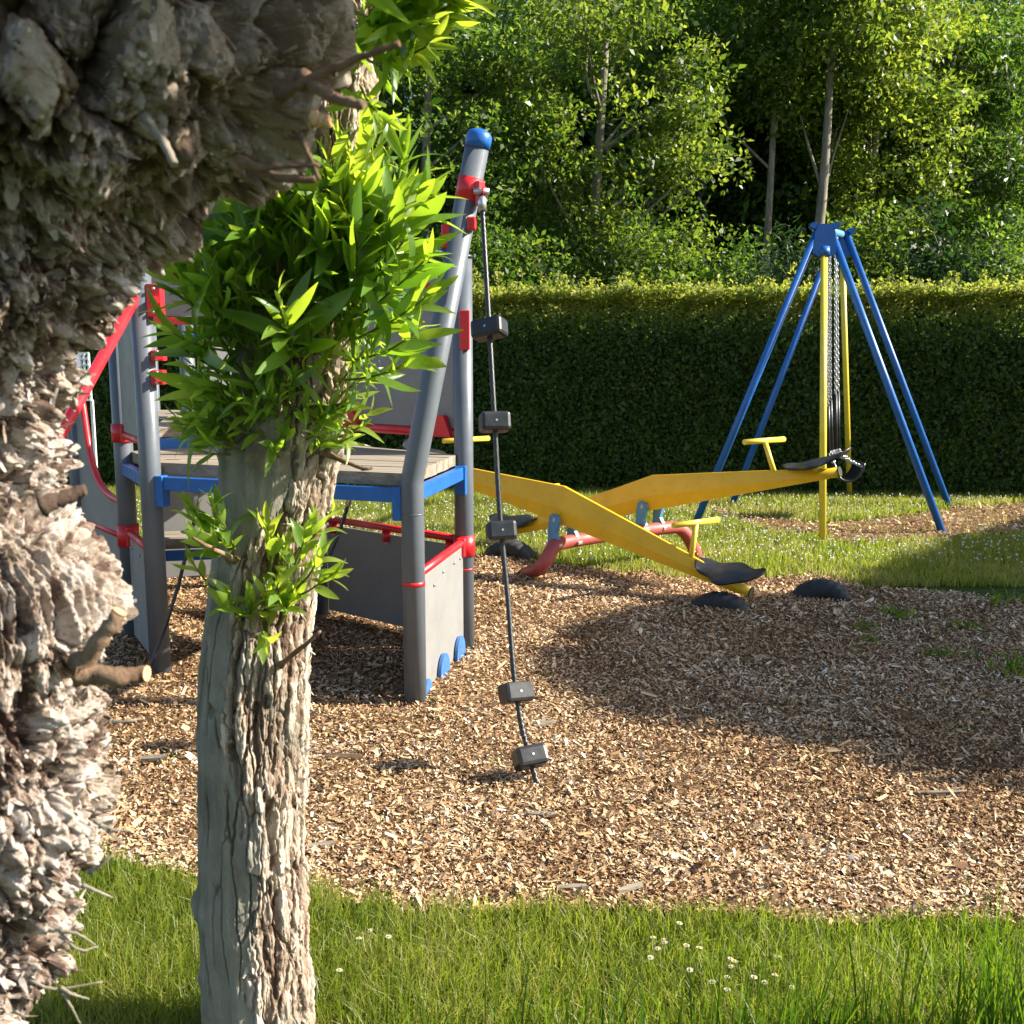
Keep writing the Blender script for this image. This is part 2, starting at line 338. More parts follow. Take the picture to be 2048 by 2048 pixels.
def mid_grass(n, seed):
    r = np.random.default_rng(seed); y = 7 + 5.2*r.random(n); x = r.uniform(-1, 1, n)*(.56*y+.3)
    k = ~inbed(x, y) & ~(inbed(x, y, PATCH) & (r.random(n) > .06)); x, y = x[k], y[k]
    h = r.uniform(.035, .085, len(x))*(1 + .5*np.clip(pn(np.stack([x, y, 0*x], 1), 2.2), 0, 1)); lean = np.abs(r.normal(.4, .3, len(x)))
    return blades(x, y, h, r.uniform(.005, .009, len(x)), lean, r, np.clip(lawn_tint(r, x, y)+.10, 0, 1), seg=2)
V, Q, T = mid_grass(170000, 5); tag(npmesh('mown_grass', V, Q, M['grass'], tint=T), kind='stuff')
def clover(n, seed):
    r = np.random.default_rng(seed); y = r.uniform(7.6, 11.2, n); x = r.uniform(-.6, .6, n)*y
    k = ~inbed(x, y) & ~inbed(x, y, PATCH); x, y = x[k], y[k]; n = len(x)
    c = np.stack([x, y, r.uniform(.05, .09, n)], 1); s = r.uniform(.005, .010, n)[:, None]
    O = np.array([(1,0,0),(-1,0,0),(0,1,0),(0,-1,0),(0,0,1),(0,0,-1)], float)
    V = (c[:, None, :] + O[None]*s[:, :, None]).reshape(-1, 3); b = (np.arange(n)*6)[:, None]
    Q = np.concatenate([b + np.array(t) for t in [(0,2,4),(2,1,4),(1,3,4),(3,0,4),(2,0,5),(1,2,5),(3,1,5),(0,3,5)]], 1).reshape(-1, 3)
    return V, Q, np.repeat(r.random(n), 8)
V, Q, T = clover(4500, 6); tag(npmesh('clover_flowers', V, Q, M['petal'], tint=T), kind='stuff')

# ------------------------------------------------------------ leaves
def lance(base, d, n, L, W, curl, fold, rows=6, prof=None):
    """lanceolate leaves, folded on the midrib and curved; all arrays per leaf"""
    N = len(base); d = norm(d); n = norm(n - d*(n*d).sum(1)[:, None]); s = np.cross(d, n); out = []
    for k in range(rows+1):
        t = k/rows; p = math.sin(math.pi*min(1, t**.8*.97+.015))**.9 if k not in (0, rows) else .03
        c = base + d*(L*(t - .18*np.abs(curl)*t*t))[:, None] - n*(L*curl*t*t)[:, None]
        wavy = .10*np.sin(7*t + 9*L/W.mean())*W; c = c + n*wavy[:, None]*(t > 0) + s*(curl*t*t*L*.45)[:, None]*np.where(np.arange(N) % 2, 1, -1)[:, None]; e = s*(W*p*.5)[:, None]; u = n*(W*p*fold*.5)[:, None]
        out += [c-e+u, c, c+e+u]
    V = np.stack(out, 1).reshape(-1, 3); m = 3*(rows+1); b = (np.arange(N)*m)[:, None]
    Q = np.concatenate([b + np.array(q) for k in range(rows) for q in ((3*k, 3*k+1, 3*k+4, 3*k+3), (3*k+1, 3*k+2, 3*k+5, 3*k+4))], 1).reshape(-1, 4)
    return V, Q, 2*rows
def shoots(name, specs, parent, seed, lmul=1.0, rows=6, wr=(.16, .27), bias=0.0, opn=.32):
    """specs: (origin, direction, length, leaf length); one mesh of leaves, one of stems"""
    r = np.random.default_rng(seed); B = []; D = []; Nn = []; L = []; T = []; st = MB()
    for o, d, ln, ll in specs:
        o = Vector(o); d = Vector(d).normalized(); k = max(5, int(ln/.014)); P = [o]; cur = d.copy()
        for i in range(k):
            cur = (cur + Vector((r.normal(0, .06), r.normal(0, .06), .05 + r.normal(0, .04)))).normalized(); P.append(P[-1] + cur*ln/k)
        st.tube(P[::2] if len(P) > 8 else P, [.0028*(1-.7*i/len(P)) for i in range(len(P[::2] if len(P) > 8 else P))], 5, False)
        ph = r.uniform(0, 6.28); tone = r.normal(0, .16)
        for i in range(2, k+1):
            t = i/k; ax = (P[i]-P[i-1]).normalized(); u = ax.orthogonal().normalized(); q = ax.cross(u); ph += 2.4 + r.normal(0, .3)
            rad = u*math.cos(ph) + q*math.sin(ph); op = opn + .75*(1-t) + r.normal(0, .22)
            ld = (ax*math.cos(op) + rad*math.sin(op)).normalized()
            B.append(P[i]); D.append(ld); Nn.append(ax*math.sin(op) - rad*math.cos(op) + Vector(r.normal(0, .35, 3))); L.append(ll*lmul*(.45 + .75*math.sin(math.pi*min(1, .2+.72*t)))*r.uniform(.7, 1.15)); T.append(min(1, max(0, bias + .38 + .36*t + tone + r.normal(0, .12))))
    B, D, Nn, L = map(lambda a: np.array(a, float), (B, D, Nn, L))
    V, Q, nf = lance(B, D, Nn, L, L*r.uniform(wr[0], wr[1], len(L)), r.normal(.12, .30, len(L)), r.uniform(.1, .6, len(L)), rows)
    nv, nq = len(V), len(Q); V = np.concatenate([V, np.array([tuple(p) for p in st.v])]); Q = np.concatenate([Q, np.array(st.f)+nv])
    o = npmesh(name, V, Q, M['willow'], parent, True, np.concatenate([np.repeat(T, nf), np.full(len(Q)-nq, .5)]))
    o.data.materials.append(M['stem']); mi = np.zeros(len(Q), np.int32); mi[nq:] = 1; o.data.polygons.foreach_set('material_index', mi)
    return o
def cloud(centers, rads, counts, size, seed, flat=.7, droop=.0, tone=.5, tvar=.18, updir=.8, aspect=.55):
    """clumps of kite-shaped leaves round the centres; returns V,Q,tint"""
    r = np.random.default_rng(seed); C = np.repeat(np.array(centers, float), counts, 0); R = np.repeat(np.array(rads, float), counts, 0)
    n = len(C); g = r.normal(size=(n, 3)); g = norm(g)*(r.random(n)**.45)[:, None]*R[:, None]; g[:, 2] *= flat
    P = C + g; ct = np.repeat(r.normal(0, tvar*.6, len(centers)), counts)
    d = norm(r.normal(size=(n, 3)) + g/np.maximum(R, .01)[:, None]*.8 - np.array([0, 0, droop])); nn = norm(r.normal(size=(n, 3))*.7 + np.array([0, 0, updir]))
    nn = norm(nn - d*(nn*d).sum(1)[:, None]); s = np.cross(d, nn); L = (size*np.exp(r.normal(0, .28, n)))[:, None]
    V = np.stack([P, P + d*L*.45 + s*L*aspect*.5 + nn*L*.08, P + d*L - nn*L*.1, P + d*L*.45 - s*L*aspect*.5 + nn*L*.08], 1).reshape(-1, 3)
    return V, np.arange(4*n).reshape(-1, 4), np.clip(tone + ct + r.normal(0, tvar, n), 0, 1)

# ------------------------------------------------------------ pollards in the foreground
def tabulate(tab, y):
    ys = [t[0] for t in tab]; return [np.interp(y, ys, [t[i] for t in tab]) for i in range(1, len(tab[0]))]
def flakes(V, nz, na, n, seed, ok, Lr, Wr, lift, vert):
    """small curled bark plates standing on the trunk surface"""
    r = np.random.default_rng(seed); G = V.reshape(nz, na, 3); i = r.integers(2, nz-2, n*3); j = r.integers(2, na-2, n*3)
    k = ok(i, j, r); i, j = i[k][:n], j[k][:n]; n = len(i)
    P = G[i, j]; tu = norm(G[i, j+2]-G[i, j-2]); tv = norm(G[i+2, j]-G[i-2, j]); nn = np.cross(tu, tv); c = G.mean(1)[i]; nn = norm(nn*np.sign(((P-c)*nn).sum(1))[:, None] + .6*norm(P-c))
    a = r.normal(0, vert, n) + np.where(r.random(n) < .5, 0, math.pi); d = tv*np.cos(a)[:, None] + tu*np.sin(a)[:, None]; s = np.cross(nn, d); s = norm(s)
    L = np.clip(Lr*np.exp(r.normal(0, .45, n)), .003, Lr*2.6)[:, None]; W = L*r.uniform(Wr[0], Wr[1], n)[:, None]; th = np.abs(r.normal(lift, .3, n))[:, None]; cu = r.normal(0, .25, n)[:, None]
    tw = r.normal(0, .4, n)[:, None]; s = norm(s + nn*tw); rows = []
    for q in (0, .5, 1):
        p = P - nn*.002 + d*L*q*np.cos(th) + nn*L*(q*np.sin(th) + cu*q*q); w2 = W*(1, .95, .45)[int(q*2)]*r.uniform(.7, 1.2, n)[:, None]; rows += [p - s*w2*.5, p + s*w2*.5]
    F = np.stack(rows, 1).reshape(-1, 3); b = (np.arange(n)*6)[:, None]
    return F, np.concatenate([b + np.array((0, 1, 3, 2)), b + np.array((2, 3, 5, 4))], 1).reshape(-1, 4)
def trunk_mesh(name, tab, Y, pys, na_f, na_b, dispf, mat, parent, pad=.004, fl=None, overlay_mask=None):
    """tab rows: py, centre px, radius px at depth Y; dispf(P, theta, py, R)->outward displacement in m"""
    pys = np.array(pys, float); cx, rp = tabulate(tab, pys)
    th = np.concatenate([np.linspace(-math.pi*1.05, .20*math.pi, na_f, endpoint=False), np.linspace(.20*math.pi, .95*math.pi, na_b, endpoint=False)])
    ex = (cx + rp - 1024)/F; ry = CP + (1024-pys)/F*SP; R = rp/F*Y*.97/ry; ex = ex/ry; ctr = ex - R/Y
    for _ in range(6): ctr = np.tan(np.arctan(ex) - np.arcsin(np.clip((R+pad)/np.hypot(ctr*Y, Y), 0, .9)))
    Cc = np.array([at(1024, p, Y) for p in pys]); Cc[:, 0] = ctr*Y
    nz, na = len(pys), len(th); TH = np.tile(th, nz); RR = np.repeat(R, na); PY = np.repeat(pys, na)
    dirv = np.stack([np.cos(TH), np.sin(TH), 0*TH], 1); base = np.repeat(Cc, na, 0)
    P = base + dirv*RR[:, None]; dsp = dispf(P, TH, PY, RR); off, extra = dsp if isinstance(dsp, tuple) else (dsp, None)
    G = P.reshape(nz, na, 3); kw = 15; ker = np.hanning(2*kw+3)[1:-1]; ker /= ker.sum()
    Gp = np.concatenate([np.repeat(G[:1], kw, 0), G, np.repeat(G[-1:], kw, 0)]); Gs = sum(w_*Gp[q:q+nz] for q, w_ in enumerate(ker))
    tz = np.gradient(Gs, axis=0); tt = np.roll(Gs, -1, 1) - np.roll(Gs, 1, 1); nn = norm(np.cross(tz.reshape(-1, 3), tt.reshape(-1, 3))); nn *= np.sign((nn*dirv).sum(1))[:, None]
    V = P + norm(nn + .15*dirv)*off[:, None]
    if extra is not None: V = V + extra
    a = np.arange(nz*na).reshape(nz, na); b = np.roll(a, -1, 1)
    Q = np.stack([a[:-1], b[:-1], b[1:], a[1:]], -1).reshape(-1, 4)
    lf = None
    if fl:
        for f in fl:
            FV, FQ = flakes(V[:nz*na], nz, na, *f(pys, th)); Q = np.concatenate([Q, FQ + len(V)]); V = np.concatenate([V, FV])
    if overlay_mask is not None: lf = np.zeros(len(Q)); lf[:(nz-1)*na] = overlay_mask(P, TH, PY)[:(nz-1)*na]
    o = npmesh(name, V, Q, mat, parent, False, lf, 'bark_overlay'); m = (nz-1)*na
    tone = np.clip(np.random.default_rng(99).normal(.62, .22, len(Q)), 0, 1); tone[m:] = np.concatenate([np.tile(tone[m:m+(len(Q)-m)//2], 2), tone[m:]])[:len(Q)-m]; tone[:m] = TONE[0][:m]
    o.data.attributes.new('tone', 'FLOAT', 'FACE').data.foreach_set('value', tone.astype(np.float32))
    return o, Cc, R
TONE = [None]
Y1, Y2 = 1.18, 2.2
edge1 = [(-700, 520), (-350, 560), (-60, 640), (100, 655), (200, 640), (260, 610), (330, 560), (380, 500), (430, 400), (480, 335), (530, 285), (600, 262), (640, 238), (670, 215), (700, 172), (740, 165), (840, 142), (870, 128), (920, 122), (980, 122), (1015, 132), (1050, 175), (1135, 240), (1245, 268), (1300, 262), (1330, 205), (1380, 205), (1450, 222), (1550, 222), (1640, 205), (1700, 186), (1760, 178), (1840, 145), (1890, 165), (1935, 165), (1990, 60), (2100, 60), (2300, 90), (3000, 120), (3700, 180)]
rad1 = [(-700, 480), (100, 560), (330, 520), (480, 400), (650, 330), (900, 300), (1100, 310), (1300, 330), (1600, 310), (3700, 340)]
tab1 = []
for y, e in edge1:
    rr = float(np.interp(y, [t[0] for t in rad1], [t[1] for t in rad1])); tab1.append((y, e-rr, rr))
t1 = thing('pollard_tree', 'thick gnarled pollard trunk with flaky bark and bulging head at the left edge', 'tree', at(-120, 3500, Y1)*1.0)
def disp1(P, TH, PY, R):
    """lumpy bark: rounded ridges parted by sharp cracks, larger on the head; long folds on the bulge"""
    skirt = np.clip(1-np.abs(PY-1165)/150, 0, 1)**.5; headw = np.clip((520-PY)/260, 0, 1); k = 1-.92*skirt
    v3 = lambda f, o: np.stack([pn(P, f, o), pn(P, f, o+31.7), pn(P, f, o+71.3)], 1)
    W = P + v3(6, 0)*.050 + v3(17, 5)*.016; ab = lambda q, f, o: np.abs(pn(q, f, o))
    A = W*np.array([1, 1, .5]); B = (W + v3(40, 9)*.004)*np.array([1, 1, .55]); Cc = (P + v3(22, 3)*.012 + v3(70, 9)*.003)*np.array([1, 1, .6])
    c1 = np.minimum(ab(A, 11, 1.3)*2.6, 1); c2 = np.minimum(ab(B, 23, 6.1)*2.4, 1); c3 = np.minimum(ab(Cc, 52, 2.7)*2.2, 1); c4 = ab(Cc, 120, 4.4)
    low = pn(P, 4.5, 5.5)*.030
    trunk = (c1-.6)*.040 + (c2-.6)*.026 + (c3-.6)*.0125 + (c4-.4)*.006
    H = P + v3(5, 11)*.07; h1 = np.minimum(ab(H*np.array([1, 1, .8]), 5.5, 3.3)*2.8, 1); h2 = np.minimum(ab(H*np.array([1, 1, .7]), 13, 8.3)*2.5, 1)
    head = (h1-.6)*.085 + (h2-.6)*.034 + (c2-.6)*.008 + (c3-.6)*.006 + (c4-.4)*.004
    t = TH*3.2 + pn(P, 7)*.12; f1 = np.minimum(ab(np.stack([t, PY/1500., 0*TH], 1), 3.1, 9)*2.6, 1); f2 = np.minimum(ab(np.stack([t + pn(P, 24)*.06, PY/900., 0*TH+4], 1), 8, 2)*2.3, 1); f3 = ab(np.stack([t + pn(P, 40)*.04, PY/420., 0*TH+9], 1), 22, 6)
    fold = (f1-.6)*.030 + (f2-.6)*.019 + (f3-.4)*.009
    off = low*(.3+.7*k) + k*(trunk*(1-headw) + head*headw) + (1-k)*fold + .10*fold*k
    jit = v3(60, 40)*.006; Wf = (P + v3(10, 2)*.03)*np.array([1, 1, .48]) + jit
    f1, f2, fid, fsl = worley(Wf, 36); g1, g2, gid, gsl = worley(Wf*np.array([1, 1, .9]), 88); h1, h2, hid, hsl = worley(P + jit*.5, 190)
    b1, b2, bid, bsl = worley((P + v3(9, 12)*.035)*np.array([1, 1, .8]) + jit, 13); st_ = np.abs(pn(np.stack([TH*7 + bid*6 + pn(P, 12)*.5, P[:, 2]*6*(bid-.3), 0*TH], 1), 6))*.010 + np.abs(pn(np.stack([TH*9 + bid*6 + pn(P, 20)*.3, P[:, 2]*9*(bid-.3), 0*TH], 1), 15))*.006
    off = off*.80 + headw*((bid-.5)*.060 + bsl*.050 - np.clip(.14-(b2-b1), 0, .2)*.18 + st_) + (.06+.94*k)*(1-.58*headw)*((fid-.5)*.016 + fsl*.016 - np.clip(.16-(f2-f1), 0, .2)*.05 + (gid-.5)*.008 + gsl*.008 - np.clip(.16-(g2-g1), 0, .2)*.02 + (hid-.5)*.003 + hsl*.003)
    TONE[0] = np.clip(.55 + .45*(fid-.5) + .55*(gid-.5) + .25*(hid-.5) + .5*headw*(bid-.5) - .35*(c2 < .22)*(1-.6*headw) - .30*(c1 < .2)*(1-skirt)*(1-headw) - .45*headw*(b2-b1 < .07) - .35*(f2-f1 < .07)*k - .4*skirt*(f1 < 0), 0, 1)
    return np.clip(off, -.10, .05) - .004
rows1 = list(np.arange(-700, -40, 20.)) + list(np.arange(-40, 2090, 2.6)) + list(np.arange(2090, 3720, 14.))
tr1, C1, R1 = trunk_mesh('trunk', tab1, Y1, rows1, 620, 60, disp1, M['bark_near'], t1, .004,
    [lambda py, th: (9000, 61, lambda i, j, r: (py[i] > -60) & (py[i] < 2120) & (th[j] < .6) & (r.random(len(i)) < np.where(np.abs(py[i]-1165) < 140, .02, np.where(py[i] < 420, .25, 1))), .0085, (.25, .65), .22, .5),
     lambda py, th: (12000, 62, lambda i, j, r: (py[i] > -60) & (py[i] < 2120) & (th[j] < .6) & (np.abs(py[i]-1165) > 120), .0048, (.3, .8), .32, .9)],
    lambda P, TH, PY: np.clip((440-PY)/150 + 1.3*pn(P, 7, 3.1) + .5*pn(P, 25), 0, 1))  # brown layer grows towards the head, its edge broken by noise
# stubs and twigs of the near pollard: pixel paths with depth
def twig(pts, r0, r1, parent, name='twig', mat='twig', n=8, cut=None):
    P = bez([at(*p) for p in pts], 6); k = len(P); P = [p + Vector((random.gauss(0, 1), random.gauss(0, 1), random.gauss(0, 1)))*r0*.10 for p in P]; b = MB().tube(P, [(r0+(r1-r0)*i/(k-1))*random.uniform(.86, 1.14)*(1.5 if i == 0 else 1.2 if i == 1 else 1) for i in range(k)], n)
    o = b.build(name, M[mat], parent)
    if cut:
        d = (P[-1]-P[-2]).normalized(); MB().tube([P[-1]+d*.0008, P[-1]+d*.0022], r1*.93, n).build('cut_face', M['cutwood'], o)
    return o
twig([(85, 1010, 1.02), (130, 995, 1.03), (172, 978, 1.04)], .009, .006, t1, 'stub', 'bark_near')
twig([(160, 1340, 1.0), (230, 1352, 1.0), (292, 1347, 1.01)], .011, .0085, t1, 'stub', 'twig', 10, True)
twig([(165, 1330, 1.0), (200, 1280, .99), (238, 1230, .99)], .010, .0075, t1, 'stub', 'twig', 10, True)
twig([(560, 190, .98), (640, 150, .96), (720, 115, .95), (802, 88, .94)], .005, .0025, t1)
twig([(610, 160, .98), (640, 180, .95), (680, 200, .94), (728, 207, .93)], .0062, .004, t1)
twig([(480, 320, 1.0), (520, 335, .97), (570, 333, .96), (640, 330, .96)], .004, .002, t1)
twig([(485, 322, 1.0), (540, 350, .97), (600, 360, .96), (632, 357, .96)], .0045, .003, t1)
twig([(600, 270, .97), (615, 305, .96), (640, 360, .96)], .003, .0018, t1)
twig([(290, 235, .93), (330, 290, .90), (348, 330, .89)], .003, .004, t1, 'stub', 'bark_far')
for a, b, c in [((180, 1745), (215, 1720), (240, 1690)), ((165, 1770), (200, 1785), (225, 1795)), ((120, 1870), (160, 1900), (195, 1893)), ((60, 1960), (110, 1978), (205, 1963)), ((120, 1975), (150, 1990), (178, 1998)), ((120, 1860), (160, 1870), (190, 1890)), ((200, 1650), (230, 1660), (262, 1662)), ((190, 1640), (225, 1670), (245, 1690)), ((125, 1985), (140, 2010), (160, 2048)), ((225, 1445), (255, 1442), (282, 1437))]:
    twig([(*a, 1.08), (*b, 1.08), (*c, 1.09)], .0022, .0009, t1, 'dead_twig', 'bark_far')
tag(twig([(628, 238, .95), (645, 241, .945), (662, 245, .94)], .006, .005, t1, 'cut_stub', 'cutwood'), label='small orange cut stub')
# crown above the picture, which shades the head
sp = []; r0 = np.random.default_rng(21); hc = at(60, -200, Y1)
for i in range(150):
    a = r0.uniform(-2.2, 2.2); d = Vector((math.cos(a), .8*math.sin(a), r0.uniform(.15, 1.1))); o = hc + Vector((d.x*.26, d.y*.26, r0.uniform(-.02, .25)))
    if o.y + d.y*.4 < .75: continue
    sp.append((o, d, r0.uniform(.25, .7), .12))
for i in range(150):
    g = r0.normal(size=3); g /= np.linalg.norm(g); o = Vector((.20 + .42*g[0]*r0.random()**.4, 1.08 + .20*g[1], 2.44 + .22*g[2]*r0.random()**.4))
    if o.z < 2.27: o.z = 2.27 + .2*r0.random()
    sp.append((o, (g[0]+.2, g[1]*.5, .35), r0.uniform(.15, .3), .12))
shoots('crown', sp, t1, 22, 1.1, 4)
for e in ((.1, 1.1, 2.4), (.35, 1.15, 2.55), (.5, 1.0, 2.4)):
    MB().tube(bez([hc + Vector((.1, 0, .1)), (hc + Vector(e))/2 + Vector((0, 0, .12)), e], 6), [.02-.014*i/12 for i in range(13)], 8).build('limb', M['twig'], t1)

tab2 = [(-500, 660, 70), (-200, 660, 85), (0, 650, 96), (150, 655, 95), (300, 640, 96), (500, 615, 98), (700, 590, 106), (830, 570, 120), (900, 561, 119), (960, 556, 112), (1050, 545, 106), (1100, 536, 104), (1250, 517, 104), (1330, 512, 106), (1400, 508, 106), (1600, 507, 104), (1750, 509, 105), (1800, 508, 108), (1900, 512, 105), (2048, 521, 109), (2190, 530, 118), (2330, 535, 150)]
t2 = thing('pollard_tree', 'slim pollard tree with furrowed grey bark and tufts of bright leaves in the foreground', 'tree', gnd(530, 2300))
def smooth2(P, TH, PY):
    b = np.interp(PY, [0, 800, 900, 1000, 1060, 1250, 1420, 1500, 1640, 1760, 2048], np.radians([-110, -80, -62, -70, -105, -112, -104, -100, -84, -80, -76])) + .30*pn(P*np.array([1, 1, .6]), 9, 12.2) + .10*pn(P, 40, 3)
    return np.clip((b-TH)/.05+.5, 0, 1)
def disp2(P, TH, PY, R):
    z = P[:, 2]; wv = pn(P, 4, 3.3)*.5 + pn(P, 11, 8.1)*.25
    U3 = np.stack([np.cos(TH)*.10 + wv*.012, np.sin(TH)*.10 + wv*.010, z*.17 + wv*.006], 1)
    smooth = smooth2(P, TH, PY)
    J = np.stack([pn(P, 45), pn(P, 45, 3), pn(P, 45, 6)], 1)
    crack = lambda q, f, o, k: 1-np.minimum(np.abs(pn(q, f, o))*k, 1)
    r1 = crack(U3*np.array([1, 1, .75]) + J*.004, 15, 1.1, 5.5); r2 = crack(U3 + J*.004, 34, 5.2, 4.0); r3 = crack(U3*np.array([1, 1, 1.5]) + J*.003, 75, 7.7, 2.6)
    lc = crack(np.stack([np.cos(TH)*.1 + pn(P, 13)*.006, np.sin(TH)*.1, z*.12], 1), 20, 4.4, 11)*np.clip(pn(P*np.array([1, 1, .55]), 9, 2.2)*6-1.3, 0, 1)
    a1, a2, aid, asl = worley(U3*np.array([1, 1, .95]) + J*.0035, 50); b1, b2, bid, bsl = worley(U3*np.array([1, 1, 1.4]) + J*.003, 115); s1, s2, sid, ssl = worley(U3*np.array([1, 1, .55]) + J*.002, 24)
    k1 = np.clip(1-(a2-a1)/.15, 0, 1)**.7; k2 = np.clip(1-(b2-b1)/.20, 0, 1); k3 = np.clip(1-(s2-s1)/.055, 0, 1)*np.clip(pn(P*np.array([1, 1, .5]), 8, 6.6)*5+.4, 0, 1)
    TONE[0] = np.clip(.58 + (1-smooth)*(.40*(aid-.5) + .35*(bid-.5) - .45*(k1 > .55) - .25*(r1 > .5)) + smooth*(.25*(bid-.5) + .3*pn(P, 16, 2) - .6*(k3 > .3) - .5*(lc > .4)), 0, 1)
    rough = pn(P*np.array([1, 1, .45]), 55, 3)*.0022 + pn(P, 140)*.0012
    plate = pn(np.stack([np.cos(TH)*5, np.sin(TH)*5, z*5], 1), 1, 3)*.006
    knob = 0
    for ky, kt, ka, ks in [(1800, math.pi*1.02, .016, 26), (1470, math.pi*1.0, .008, 22), (1940, math.pi*1.02, .008, 18), (1560, -.9, .012, 40), (1680, -1.3, .010, 40), (880, -.5, .024, 46), (870, -1.2, .014, 50), (1290, -1.0, .012, 40)]:
        dt = (TH-kt+math.pi) % (2*math.pi)-math.pi; knob = knob + ka*np.exp(-((PY-ky)/ks)**2-(dt/.33)**2)
    burl = np.exp(-((PY-860)/60)**2)*(pn(P, 28, 2)*.016 + pn(P, 60, 4)*.008) + np.clip((420-PY)/200, 0, 1)*(pn(P, 14, 5)*.022 + pn(P, 34)*.010)
    return plate - (1-smooth)*(r1*.013 + k1*.0085 + k2*.0032 - (aid-.5)*.006 - asl*.004 - (bid-.5)*.0025) - smooth*(lc*.014 + k3*.010 + k2*.0007) + rough + (1-smooth)*.004 + knob + burl + .003
rows2 = list(np.arange(-500, -20, 12.)) + list(np.arange(-20, 2120, 3.2)) + list(np.arange(2120, 2331, 10.))
tr2, C2, R2 = trunk_mesh('trunk', tab2, Y2, rows2, 330, 60, disp2, M['bark_furrow'], t2, .004, [lambda py, th: (2200, 63, lambda i, j, r: (py[i] > -20) & (py[i] < 2100) & (th[j] > np.where(py[i] > 1060, -1.55, -1.2)) & (th[j] < .5), .009, (.25, .5), .08, .25)], smooth2)
def trunk2(py, th, k=1.0):
    c, rp = tabulate(tab2, np.array([float(py)])); R = float(rp[0])/F*Y2*k; p = at(float(c[0]), py, Y2); return p + Vector((math.cos(th)*R, math.sin(th)*R, 0))
r0 = np.random.default_rng(31); sp = []
for i in range(150):            # the big tuft
    py = r0.uniform(500, 860); th = r0.uniform(-math.pi*1.05, .35*math.pi); o = trunk2(py, th, .95)
    if i % 3 == 0: py, th = r0.uniform(760, 900), r0.uniform(-math.pi*1.0, -.5 if py < 840 else -.8)
    up = .45 + 1.0*r0.random() - (.55*r0.random() if py > 740 and math.cos(th) < .2 else 0)
    if math.cos(th) > .3 and py > 820: continue
    sp.append((o, (math.cos(th)*1.0 + .12, math.sin(th)*.8, up), r0.uniform(.10, .25) if py < 740 else r0.uniform(.06, .15), r0.uniform(.055, .10) if py < 740 else r0.uniform(.045, .075)))
for px, py, tx, ty, dep in [(700, 560, 930, 300, 2.05), (690, 620, 935, 480, 2.0), (700, 680, 880, 610, 2.0), (650, 420, 760, 240, 2.05), (600, 430, 700, 330, 2.0), (560, 480, 480, 400, 2.0), (520, 560, 330, 500, 2.0), (500, 640, 290, 590, 2.0), (500, 700, 300, 690, 2.0), (520, 760, 360, 770, 2.0), (690, 720, 890, 690, 2.05), (690, 760, 830, 740, 2.05), (620, 500, 740, 400, 1.98), (660, 500, 840, 420, 2.0), (600, 700, 560, 640, 1.93), (540, 450, 600, 390, 1.98)]:
    a = at(px, py, 2.12); b = at(tx, ty, dep); sp.append((a, b-a+Vector((0, 0, -.03)), (b-a).length*.86, r0.uniform(.11, .14)))
for i in range(60):
    py, th = r0.uniform(790, 905), r0.uniform(-2.9, -.45); o = trunk2(py, th, .97)
    sp.append((o, (math.cos(th), math.sin(th)*.8, r0.uniform(-.1, .5)), r0.uniform(.05, .10), r0.uniform(.045, .07)))
for px, py, tx, ty, dep in [(560, 560, 330, 440, 2.05), (570, 520, 400, 420, 2.02), (580, 480, 470, 400, 2.0), (540, 620, 300, 540, 2.0), (540, 600, 370, 500, 1.97), (560, 560, 440, 470, 1.96), (530, 680, 310, 640, 1.98), (690, 600, 945, 390, 2.03), (680, 560, 900, 330, 2.02), (690, 640, 940, 560, 2.0), (670, 540, 800, 330, 2.0), (650, 520, 730, 300, 2.0), (620, 520, 690, 350, 1.96), (640, 600, 740, 450, 1.93), (660, 640, 820, 500, 1.94)]:
    a = at(px, py, 2.12); b = at(tx, ty, dep); sp.append((a, b-a+Vector((0, 0, -.02)), (b-a).length*.85, r0.uniform(.09, .13)))
shoots('leafy_tuft', sp, t2, 32)
sp = []
for i in range(26):
    py = r0.uniform(1080, 1260); th = r0.uniform(-math.pi*.95, -.1*math.pi); o = trunk2(py, th, .97)
    if py > 1200 and abs(th+1.4) > .6: continue
    sp.append((o, (math.cos(th)*.9, math.sin(th)*.7, .9), r0.uniform(.05, .10), r0.uniform(.05, .072)))
for px, py, tx, ty in [(450, 1090, 370, 1030), (460, 1100, 400, 1010), (470, 1100, 440, 1020), (480, 1120, 380, 1080), (590, 1180, 660, 1110), (600, 1190, 670, 1160), (590, 1130, 620, 1060), (540, 1150, 560, 1050), (520, 1240, 530, 1290)]:
    a = at(px, py, 2.08); b = at(tx, ty, 2.03); sp.append((a, b-a, (b-a).length, .068))
shoots('leafy_tuft', sp, t2, 33, 1.0, 6, (.24, .36), .22, .15)
sp = []
for px, py, tx, ty, dep, ll in [(745, -10, 1120, 10, 1.9, .15), (745, -40, 1160, -30, 1.9, .15), (745, 10, 1040, 60, 1.93, .11), (745, 20, 960, 60, 1.95, .12), (740, 40, 1000, 100, 1.97, .09), (740, 60, 900, 120, 1.95, .10), (750, 60, 980, 130, 1.95, .09), (740, 90, 880, 180, 1.98, .09), (740, 0, 900, -40, 2.0, .13), (740, -30, 800, 100, 1.95, .11), (735, 120, 800, 160, 2.0, .08), (730, -50, 1000, -30, 2.0, .13), (700, 20, 780, 40, 1.95, .12), (735, 200, 770, 270, 2.02, .07), (720, 170, 745, 250, 2.0, .08)]:
    a = at(px, py, 2.1); b = at(tx, ty, dep); sp.append((a, b-a, (b-a).length*.98, ll))
